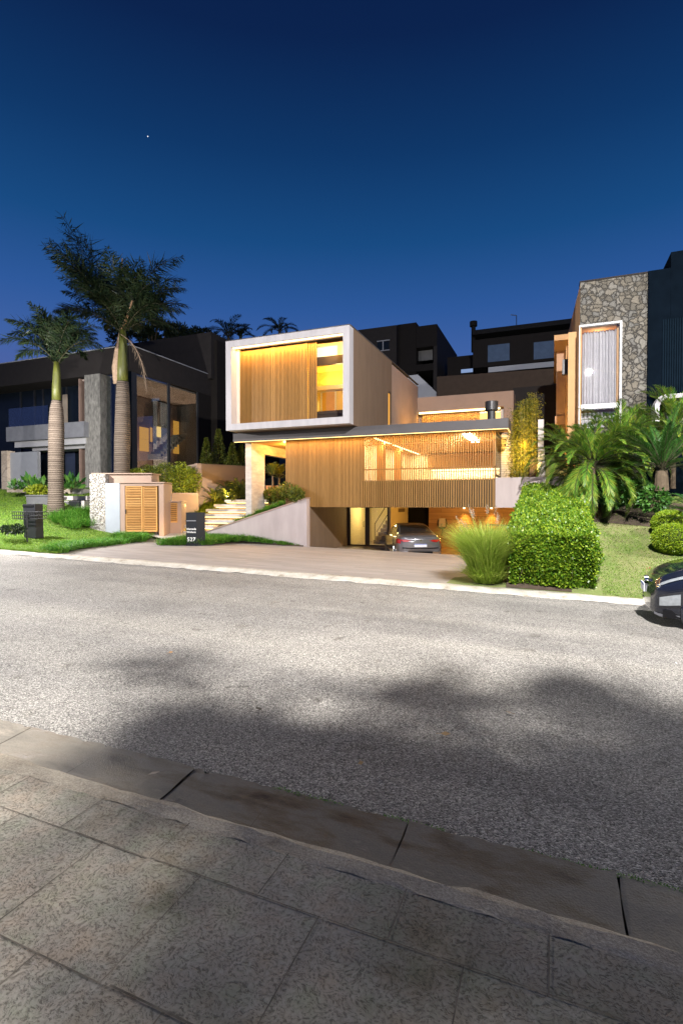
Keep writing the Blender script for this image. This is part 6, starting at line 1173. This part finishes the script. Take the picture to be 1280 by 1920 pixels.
def car(name, loc, rz, label, st, paint, wheels, cab, rear_glass, wind, wr=.325, bulge=.07):
    root = thing(name, (0, 0, 0), label, 'car'); ns, nk = 88, 26; S, u = car_surface(st, ns, nk); t = np.linspace(0, 1, nk); tj = np.concatenate([t, t[:-1][::-1]])
    body, gl, wd = [], [], []
    ymin, ymax = u[0], u[-1]
    for i in range(ns - 1):
        for j in range(2 * nk - 2):
            c = (S[i, j] + S[i + 1, j + 1] + S[i + 1, j] + S[i, j + 1]) / 4; tt = (tj[j] + tj[j + 1]) / 2; f = (i, j)
            if any((c[1] - wy_) ** 2 + (c[2] - wr) ** 2 < (wr + .045) ** 2 and abs(c[0]) > .55 for wy_ in wheels): continue
            pil = any(abs(c[1] - p) < .045 for p in cab[2:])
            if .59 < tt < .80 and cab[0] + (.80 - tt) * -.5 < c[1] < cab[1] + (.80 - tt) * 1.2 and not pil: gl.append(f)
            elif tt > .845 and rear_glass[0] < c[1] < rear_glass[1]: wd.append((f, 0))
            elif tt > .845 and wind[0] < c[1] < wind[1]: wd.append((f, 1))
            else: body.append(f)
    def mk(fs, nm, mat, off=0.0):
        ids = {}; m = MB(); V = []; F = []
        for (i, j) in fs:
            q = []
            for a in ((i, j), (i, j + 1), (i + 1, j + 1), (i + 1, j)):
                if a not in ids: ids[a] = len(V); V.append(tuple(S[a]))
                q.append(ids[a])
            F.append(tuple(q))
        m.add(V, F)
        if nm == 'body':
            for e_, sg in ((0, -1), (ns - 1, 1)):
                def cap(a, b, e_=e_, sg=sg):
                    x = b * (nk - 1); j = min(int(x), nk - 2); f_ = x - j; q = S[e_, j] * (1 - f_) + S[e_, j + 1] * f_; w_ = 2 * a - 1
                    return (abs(q[0]) * w_, q[1] + sg * bulge * (1 - w_ ** 2) * (1 - (2 * b - 1) ** 4 * .6), q[2])
                m.grid(cap, 10, 25)
        return part(m, nm, mat, root, smooth=True)
    mk(body, 'body', paint); 
    if gl: mk(gl, 'side_window', 'carglass')
    if [f for f, k in wd if k == 0]: mk([f for f, k in wd if k == 0], 'rear_window', 'carglass')
    if [f for f, k in wd if k == 1]: mk([f for f, k in wd if k == 1], 'windscreen', 'carglass')
    m = MB(); m.box((-.8, ymin + .12, .2), (.8, ymax - .15, .32)); m.box((-.55, ymin + .3, .3), (.55, ymax - .4, .75)); part(m, 'underbody', 'black', root)
    for wy_ in wheels:
        for s in (-1, 1):
            w = np.interp(wy_, [a[0] for a in st], [a[1] for a in st]) - .015; m = MB(); m.tube([(s * (w - .22), wy_, wr), (s * (w - .20), wy_, wr), (s * (w - .03), wy_, wr), (s * w, wy_, wr)], [wr - .03, wr, wr, wr - .04], 28); wh = part(m, 'wheel', 'tyre', root, smooth=False)
            m = MB(); xo = s * (w + .004)
            for k in range(10): a_ = k * math.pi / 5; m.tube([(xo, wy_ + .05 * math.cos(a_), wr + .05 * math.sin(a_)), (xo, wy_ + (wr - .075) * math.cos(a_), wr + (wr - .075) * math.sin(a_))], [.028, .02], 5)
            m.tube([(xo, wy_ + (wr - .07) * math.cos(a_), wr + (wr - .07) * math.sin(a_)) for a_ in np.linspace(0, 2 * math.pi, 30)], .018, 5, False); m.tube([(xo - s * .01, wy_, wr), (xo + s * .012, wy_, wr)], .06, 10); part(m, 'rim', 'rim', wh)
    for wy_ in wheels:
        for s in (-1, 1):
            w = np.interp(wy_, [a[0] for a in st], [a[1] for a in st]); zs_ = wr
            m = MB(); m.tube([(s * (w - .035 - .05 * max(0, math.sin(a_)) ** 3), wy_ + (wr + .055) * math.cos(a_), wr + (wr + .055) * math.sin(a_)) for a_ in np.linspace(R(-38), R(218), 30)], .034, 6); part(m, 'wheel_arch', paint, root, smooth=True)
            m = MB(); m.tube([(s * (w - .30), wy_, wr), (s * (w - .24), wy_, wr)], wr + .07, 24); part(m, 'arch_liner', 'black', root)
    for s in (-1, 1):
        m = MB(); y_ = cab[1] - .25; i = int(np.argmin(abs(u - y_))); q = S[i, int(nk * .57)]; m.tube([(s * abs(q[0]), y_, q[2]), (s * (abs(q[0]) + .10), y_, q[2] + .05), (s * (abs(q[0]) + .22), y_ + .01, q[2] + .07)], [.03, .075, .05], 8); part(m, 'mirror', paint, root, smooth=True)
    def at(y_, tt, s=1):           # point on the skin
        i = int(np.argmin(abs(u - y_))); q = S[i, int(round(tt * (nk - 1)))]; return Vector((s * abs(q[0]), q[1], q[2]))
    root_parts = root
    return root, at, S, u
def patch(m, S, u, y0, y1, t0, t1, s, nk, off, nu=8, nv=6):
    """panel following the skin, raised by off"""
    def pt(y_, tt):
        x = np.interp(y_, u, np.arange(len(u))); i = int(min(max(math.floor(x), 0), len(u) - 2)); f = x - i; y2 = tt * (nk - 1); j = int(min(max(math.floor(y2), 0), nk - 2)); g_ = y2 - j
        q = (S[i, j] * (1 - g_) + S[i, j + 1] * g_) * (1 - f) + (S[i + 1, j] * (1 - g_) + S[i + 1, j + 1] * g_) * f; return np.array([s * abs(q[0]), q[1], q[2]])
    def fn(a, b):
        y_ = y0(b) + (y1(b) - y0(b)) * a if callable(y0) else y0 + (y1 - y0) * a; tt = t0 + (t1 - t0) * b; p = pt(y_, tt); e = 1e-2
        n_ = np.cross(pt(min(y_ + e, u[-1]), tt) - pt(max(y_ - e, u[0]), tt), pt(y_, min(tt + e, 1)) - pt(y_, max(tt - e, 0))); n_ = n_ / (np.linalg.norm(n_) + 1e-9)
        cen = np.array([0, p[1] if u[0] + .7 < p[1] < u[-1] - .7 else (u[0] + 1.2 if p[1] < (u[0] + u[-1]) / 2 else u[-1] - 1.2), .6]); 
        if np.dot(n_, p - cen) < 0: n_ = -n_
        return tuple(p + n_ * off)
    m.grid(fn, nu, nv); return m
coupe = [(0.0, .66, .42, .80, .92, .52), (.05, .78, .30, .86, .99, .62), (.22, .865, .24, .89, 1.03, .68), (.60, .905, .21, .91, 1.07, .70), (.95, .915, .20, .925, 1.14, .66), (1.7, .92, .20, .93, 1.38, .57), (2.35, .92, .20, .92, 1.44, .57), (2.95, .915, .20, .91, 1.36, .59), (3.55, .905, .20, .89, 1.04, .68), (4.15, .88, .20, .80, .92, .66), (4.5, .80, .24, .68, .80, .58), (4.66, .60, .34, .60, .66, .46)]
C1, at1, S1, u1 = car('parked_coupe', None, 0, 'grey four-door coupe parked in the garage, seen from behind with red tail lamps', coupe, 'silver', (.82, 3.60), (1.1, 3.2, 2.15), (.62, 1.62), (2.75, 3.5), wr=.33)
for s in (-1, 1):
    m = patch(MB(), S1, u1, .035, .33, .36, .53, s, 26, .012, 10, 6); part(m, 'tail_lamp', 'redlamp', C1, smooth=True)
for s in (-1, 1):
    m = MB(); m.prism([(s * .36, -.052, .845), (s * .50, -.05, .795), (s * .66, -.03, .79), (s * .74, .0, .84), (s * .72, .0, .885), (s * .52, -.04, .885)], (0, .06, 0)); part(m, 'tail_lamp', 'redlamp', C1)
m = MB(); m.box((-.24, -.085, .60), (.24, -.03, .72)); pl_ = part(m, 'number_plate', 'plate', C1); m = MB(); m.box((-.24, -.089, .695), (.24, -.0855, .72)); part(m, 'plate_band', 'plateblue', pl_)
m = MB(); m.box((-.66, -.045, .24), (.66, .16, .40)); m.tube([(-.70, -.0, .56), (-.35, -.055, .545), (.35, -.055, .545), (.70, 0, .56)], .02, 6); part(m, 'diffuser', 'black', C1)
for s in (-1, 1):
    m = MB(); m.prism([(s * .72, -.06, .33), (s * .46, -.065, .33), (s * .48, -.065, .42), (s * .74, -.06, .42)], (0, .08, 0)); part(m, 'exhaust_tip', 'chrome', C1)
    m = patch(MB(), S1, u1, .3, 1.0, .02, .05, s, 26, .01); part(m, 'sill_trim', 'black', C1)
m = MB(); m.tube([(0, -.03, .85), (0, -.072, .85)], .045, 16); part(m, 'badge', 'chrome', C1)
m = MB(); m.grid(lambda a, b: (-.62 + 1.24 * a, .06 - .05 * math.sin(math.pi * a) * 0 + .05 * b, 1.005 + .03 * b), 10, 2); part(m, 'boot_spoiler', 'silver', C1)
# place: rear bumper at y=20.2, nose turned to the left
C1.location = (-4.72, 19.85, -.30); C1.rotation_euler = (0, 0, R(24))
hatch = [(0.0, .60, .45, .85, 1.1, .50), (.06, .74, .30, .92, 1.25, .58), (.4, .84, .22, .95, 1.46, .60), (1.2, .86, .2, .95, 1.53, .60), (2.0, .86, .2, .94, 1.53, .60), (2.6, .86, .2, .93, 1.38, .60), (3.15, .86, .2, .90, 1.06, .66), (3.55, .85, .2, .83, .95, .66), (3.82, .80, .20, .74, .84, .60), (3.97, .70, .22, .64, .73, .50), (4.04, .54, .28, .54, .62, .40)]
C2, at2, S2, u2 = car('parked_car', None, 0, 'black car with dry leaves on its nose, parked along the far kerb at right', hatch, 'carblack', (.75, 3.28), (.5, 2.85, 1.2, 2.0), (.1, .35), (2.15, 3.05), wr=.30, bulge=.05)
for s in (-1, 1):
    m = patch(MB(), S2, u2, lambda b: 3.42 + .1 * b, lambda b: 3.93 + .03 * b, .47, .62, s, 26, .012, 12, 6); part(m, 'headlamp', 'clearlamp', C2, smooth=True)
    m = patch(MB(), S2, u2, lambda b: 3.62, lambda b: 3.955, .16, .33, s, 26, .010, 10, 5); part(m, 'lamp_surround', 'dark', C2, smooth=True)
    m = patch(MB(), S2, u2, lambda b: 3.66, lambda b: 3.93, .18, .30, s, 26, .016, 10, 5); part(m, 'fog_lamp', 'clearlamp', C2, smooth=True)
    m = patch(MB(), S2, u2, 3.50, 3.99, .0, .05, s, 26, .012, 10, 3); part(m, 'lip_trim', 'grey', C2, smooth=True)
m = MB()
for k in range(4): z = .40 + k * .055; m.tube([(-.46, 4.03, z), (0, 4.09, z), (.46, 4.03, z)], .014, 5)
part(m, 'lower_grille', 'dark', C2)
m = MB(); m.tube([(-.46, 3.99, .655), (0, 4.06, .66), (.46, 3.99, .655)], .022, 6); part(m, 'upper_grille', 'chrome', C2)
m = MB(); m.tube([(0, 4.02, .68), (0, 4.075, .68)], .065, 20); part(m, 'badge', 'chrome', C2)
m = MB(); m.box((-.22, 4.085, .50), (.22, 4.105, .63)); pl_ = part(m, 'number_plate', 'plate', C2); m = MB(); m.box((-.22, 4.1055, .60), (.22, 4.109, .63)); part(m, 'plate_band', 'plateblue', pl_)
for k, (x, y_, z, L_) in enumerate(((.30, 3.93, .83, .14), (.42, 3.96, .80, .09), (.16, 4.0, .74, .08), (.36, 4.03, .60, .10), (.50, 3.9, .36, .08))):
    m = MB(); a_ = k * 1.7; d = Vector((math.cos(a_), .1, math.sin(a_) * .5)).normalized(); e_ = Vector((0, -.3, 1)).normalized(); q = Vector((x, y_ + .03, z)); m.add([q - d * L_ * .5, q + e_ * L_ * .2, q + d * L_ * .5, q - e_ * L_ * .12], [(0, 1, 2, 3)]); o = part(m, 'fallen_leaf', simple('orange_leaf', (.40, .20, .07), .8), C2)
C2.location = (5.58, 10.35, zr(4) + .015); C2.rotation_euler = (0, 0, R(88)); C2.scale = (1, 1, 1.07)

# ================================================================== STREET LAMPS
def street_lamp(base, head, label):
    root = thing('street_lamp', base, label, 'street lamp', 'street lamps'); b = Vector(base); h = Vector(head); m = MB(); m.tube([b, b + Vector((0, 0, .6)), Vector((b.x, b.y, h.z - .4)), Vector((b.x, b.y, h.z - .1))], [.09, .07, .05, .045], 10); part(m, 'pole', 'grey', root)
    m = MB(); m.tube([Vector((b.x, b.y, h.z - .15)), b.lerp(h, .4) + Vector((0, 0, (h.z - b.z) * .6 + .1)), h + Vector((0, 0, .1))], [.04, .035, .03], 8); part(m, 'arm', 'grey', root)
    d = (h - Vector((b.x, b.y, h.z))); d = d.normalized() if d.length > .05 else Vector((1, 0, 0)); s = Vector((-d.y, d.x, 0)); m = MB(); m.obox(h - d * .3 - s * .14 + Vector((0, 0, .04)), d * .6, s * .28, Vector((0, 0, .09))); part(m, 'head', 'grey', root)
    m = MB(); m.obox(h - d * .22 - s * .10 + Vector((0, 0, .005)), d * .44, s * .20, Vector((0, 0, .03))); part(m, 'lens', 'lamp', root)
LA = Vector((6.6, 13.7, 5.3)); LB = Vector((-20.5, 12.6, 6.2))
street_lamp((5.2, .9, .1), LC, 'street lamp on the near pavement arching over beside the street tree'); street_lamp((7.2, 14.2, .6), LA, 'street lamp on the far side beyond the parked black car'); street_lamp((-21.6, 12.5, .5), LB, 'street lamp on the far side at the left lawn')
def point(name, loc, w, col, size=.08):
    l = bpy.data.lights.new(name, 'POINT'); l.energy = w; l.color = col; l.shadow_soft_size = size; o = bpy.data.objects.new(name, l); COL.objects.link(o); o.location = loc; return o
def spot(name, loc, to, w, col, ang=70, blend=.6, size=.05):
    l = bpy.data.lights.new(name, 'SPOT'); l.energy = w; l.color = col; l.spot_size = R(ang); l.spot_blend = blend; l.shadow_soft_size = size; o = bpy.data.objects.new(name, l); COL.objects.link(o); o.location = loc
    o.rotation_euler = (Vector(to) - Vector(loc)).to_track_quat('-Z', 'Y').to_euler(); return o
def area(name, loc, to, sx, sy, w, col):
    l = bpy.data.lights.new(name, 'AREA'); l.shape = 'RECTANGLE'; l.size = sx; l.size_y = sy; l.energy = w; l.color = col; o = bpy.data.objects.new(name, l); COL.objects.link(o); o.location = loc
    o.rotation_euler = (Vector(to) - Vector(loc)).to_track_quat('-Z', 'Y').to_euler(); return o
COOL = (1.0, .955, .92); WARM = (1.0, .52, .10)
ln_ = point('lamp_near', LC - Vector((0, 0, .08)), 20500, COOL, .12); point('lamp_far_right', LA - Vector((0, 0, .08)), 1900, COOL, .12); point('lamp_far_left', LB - Vector((0, 0, .08)), 5800, COOL, .12)
# the near lantern throws its light wide along the street, like a real road luminaire
l_ = ln_.data; l_.use_nodes = True; n_ = l_.node_tree; e_ = n_.nodes['Emission']; t_ = N(n_, 'ShaderNodeTexCoord'); s_ = N(n_, 'ShaderNodeSeparateXYZ'); m_ = N(n_, 'ShaderNodeMapRange')
n_.links.new(t_.outputs['Normal'], s_.inputs[0]); n_.links.new(s_.outputs['Z'], m_.inputs[0])
for k, v in ((1, -1.0), (2, -.5), (3, .45), (4, 1.0)): m_.inputs[k].default_value = v
b_ = N(n_, 'ShaderNodeMapRange'); n_.links.new(s_.outputs['Y'], b_.inputs[0])       # and is cut towards the near pavement, added to dim it evenly
for k, v in ((1, -.30), (2, -.06), (3, .58), (4, 1.0)): b_.inputs[k].default_value = v
x_ = N(n_, 'ShaderNodeMath', operation='MULTIPLY'); n_.links.new(m_.outputs[0], x_.inputs[0]); n_.links.new(b_.outputs[0], x_.inputs[1]); n_.links.new(x_.outputs[0], e_.inputs['Strength'])
# house and garden light (some at lit strips or fittings, others with none modelled)
area('shutter_wash', ((BX0 + BX1) / 2, YB + .20, BZ1 - T - .05), ((BX0 + BX1) / 2, YB + 1.0, 6.6), BX1 - BX0 - .7, .05, 140, WARM)
area('bedroom_cove', (-8.8, 22.7, 7.55), (-8.8, 22.4, 9), 3, .2, 60, WARM); point('bedroom_lamp', (-8.6, 21.2, 7.2), 110, (1, .66, .26), .2)
area('canopy_wash', ((CX0 + CX1) / 2, YC + .14, CZ0 - .03), ((CX0 + CX1) / 2, YC + .38, 1.5), CX1 - CX0 - .4, .05, 150, WARM)
area('living_light', (-6.53, 23.5, CZ0 - .053), (-6.53, 23.5, 0), .06, 7.2, 230, (1, .66, .28)); area('living_light', (-3.0, 21.1, CZ0 - .093), (-3.0, 21.1, 0), .26, 2.4, 230, (1, .66, .28))
area('kitchen_light', (-4.1, 27.2, 3.64), (-4.1, 27.3, 2), 3.4, .05, 50, (1, .72, .36))
point('hall_lamp', (-8.2, 24.9, 1.6), 90, (1, .70, .28), .1); point('porch_lamp', (-10.9, 20.9, 4.3), 210, WARM, .08); point('porch_lamp', (-11.3, 22.9, 4.2), 45, WARM, .08)
for px in (870, 921): q = P(px, 955, 26.3); spot('garage_wash', (q.x, 26.22, FZ - .08), (q.x, 26.42, -.6), 160, WARM, 75, .8)
point('garage_lamp', (-4.0, 23.8, FZ - .12), 120, WARM, .1); point('garage_lamp', (-.9, 24.4, FZ - .12), 90, WARM, .1)
area('rear_wing_wash', ((wx0 + rx1) / 2, 29.2, rz1 - .13), ((wx0 + rx1) / 2, 29.5, 4), rx1 - wx0 - .5, .05, 90, WARM); spot('terrace_uplight', (-4.0, 25.0, 5.1), (-3.6, 30.5, 8.0), 160, WARM, 120, .9)
spot('terrace_uplight', (-5.6, 26.5, 5.1), (-7.2, 26.3, 7.2), 210, WARM, 120, .9)
for x in (-1.3, -1.0, -.7): spot('bamboo_uplight', (x, 19.72, 2.95), (x + .1, 21.4, 4.6), 260, (1, .66, .14), 80, .9)
point('side_window_lamp', (-1.0, 20.9, 4.2), 18, WARM, .05)
spot('wall_uplight', (-16.3, 22.6, 2.2), (-16.4, 24.6, 3.6), 60, WARM, 110, .9); spot('wall_uplight', (-18.2, 20.6, 1.6), (-19.5, 23.5, 2.8), 60, WARM, 110, .9)
spot('cabinet_uplight', (-15.6, 18.4, .6), (-16.8, 19.3, 1.6), 42, WARM, 120, .9)
for (pl, pr, py, Y) in steps: a, b = P(pl, py, Y), P(pr, py, Y); area('step_light', ((a.x + b.x) / 2, Y + .09, a.z - .19), ((a.x + b.x) / 2, Y - .3, a.z - .9), (b.x - a.x) * .9, .04, 9, WARM)
q = P(499, 1023, 19.15); spot('grass_spot', tuple(q + uz * .07), tuple(q + Vector((.3, .8, 1.2))), 12, WARM, 110, .9)
point('step_grass_light', tuple(P(385, 925, 21.6)), 75, (1, .66, .2), .05); point('step_grass_light', tuple(P(352, 945, 20.7)), 50, (1, .66, .2), .05); point('fern_light', tuple(P(425, 925, 22.6)), 30, (1, .66, .2), .05)
spot('palm_uplight', tuple(PT(262, 890, 25.6)), tuple(PT(228, 700, 26.2)), 130, (1, .62, .25), 40, .8)
for y_ in (LY + 1.5, Yg - 1.5): spot('left_room_fill', (XR - 1.0, y_, 1.6), (XR - 2.8, y_, fz), 1200, (1, .70, .48), 140, .9)  # added floor spots, kept out of sight, to brighten the glazed room
spot('ochre_wall_light', (xl_ - 1.0, 21.0, 3.2), (xl_ - .2, 24.5, 6.5), 330, (1, .58, .2), 120, .9); spot('ochre_wall_light', (xl_ - 1.2, 24.5, 2.8), (xl_ - .3, 26, 7.0), 160, (1, .58, .2), 120, .9)
point('stone_house_room', ((wl0 + wr0) / 2, RY + .8, wtop - .3), 14, (1, .75, .5), .1)

# ================================================================== SKY
w = bpy.data.worlds.new("World"); scene.world = w; w.use_nodes = True; nt = w.node_tree; L = nt.links
bg = nt.nodes['Background']; tc = N(nt, 'ShaderNodeTexCoord'); sp = N(nt, 'ShaderNodeSeparateXYZ'); L.new(tc.outputs['Generated'], sp.inputs[0])
rp = ramp(nt, [(0.0, (.075, .090, .24)), (.20, (.062, .098, .29)), (.27, (.040, .098, .30)), (.34, (.022, .080, .265)), (.44, (.0075, .056, .180)), (.55, (.004, .031, .112)), (.66, (.0028, .014, .062)), (.80, (.002, .008, .042))])
L.new(sp.outputs['Z'], rp.inputs[0])
sky = N(nt, 'ShaderNodeTexSky'); sky.sky_type = 'NISHITA'; sky.sun_disc = False; sky.sun_elevation = R(-6); sky.sun_rotation = R(-70)
ms = N(nt, 'ShaderNodeVectorMath', operation='SCALE'); ms.inputs['Scale'].default_value = .05; L.new(sky.outputs[0], ms.inputs[0])
ad = N(nt, 'ShaderNodeVectorMath', operation='ADD'); L.new(rp.outputs[0], ad.inputs[0]); L.new(ms.outputs[0], ad.inputs[1])
sd = ray(277, 255).normalized(); dt = N(nt, 'ShaderNodeVectorMath', operation='DOT_PRODUCT'); dt.inputs[1].default_value = tuple(sd); nm = N(nt, 'ShaderNodeVectorMath', operation='NORMALIZE'); L.new(tc.outputs['Generated'], nm.inputs[0]); L.new(nm.outputs[0], dt.inputs[0])
gt = N(nt, 'ShaderNodeMath', operation='GREATER_THAN'); gt.inputs[1].default_value = 1 - 3.2e-7; L.new(dt.outputs['Value'], gt.inputs[0])
star = N(nt, 'ShaderNodeMix', data_type='RGBA'); L.new(gt.outputs[0], star.inputs[0]); L.new(ad.outputs[0], star.inputs[6]); star.inputs[7].default_value = (1.2, 1.2, 1.2, 1)
L.new(star.outputs[2], bg.inputs[0]); bg.inputs[1].default_value = 1.0
vs = scene.view_settings; scene.display_settings.display_device = 'sRGB'; vs.view_transform = 'Standard'; vs.look = 'None'; vs.exposure = 0.32; vs.gamma = 1
scene.cycles.use_denoising = True
try: scene.cycles.denoiser = 'OPENIMAGEDENOISE'
except Exception: pass
try: scene.cycles.denoising_prefilter = 'NONE'
except Exception: pass
scene.cycles.max_bounces = 6; scene.cycles.transparent_max_bounces = 24; scene.cycles.sample_clamp_indirect = 3
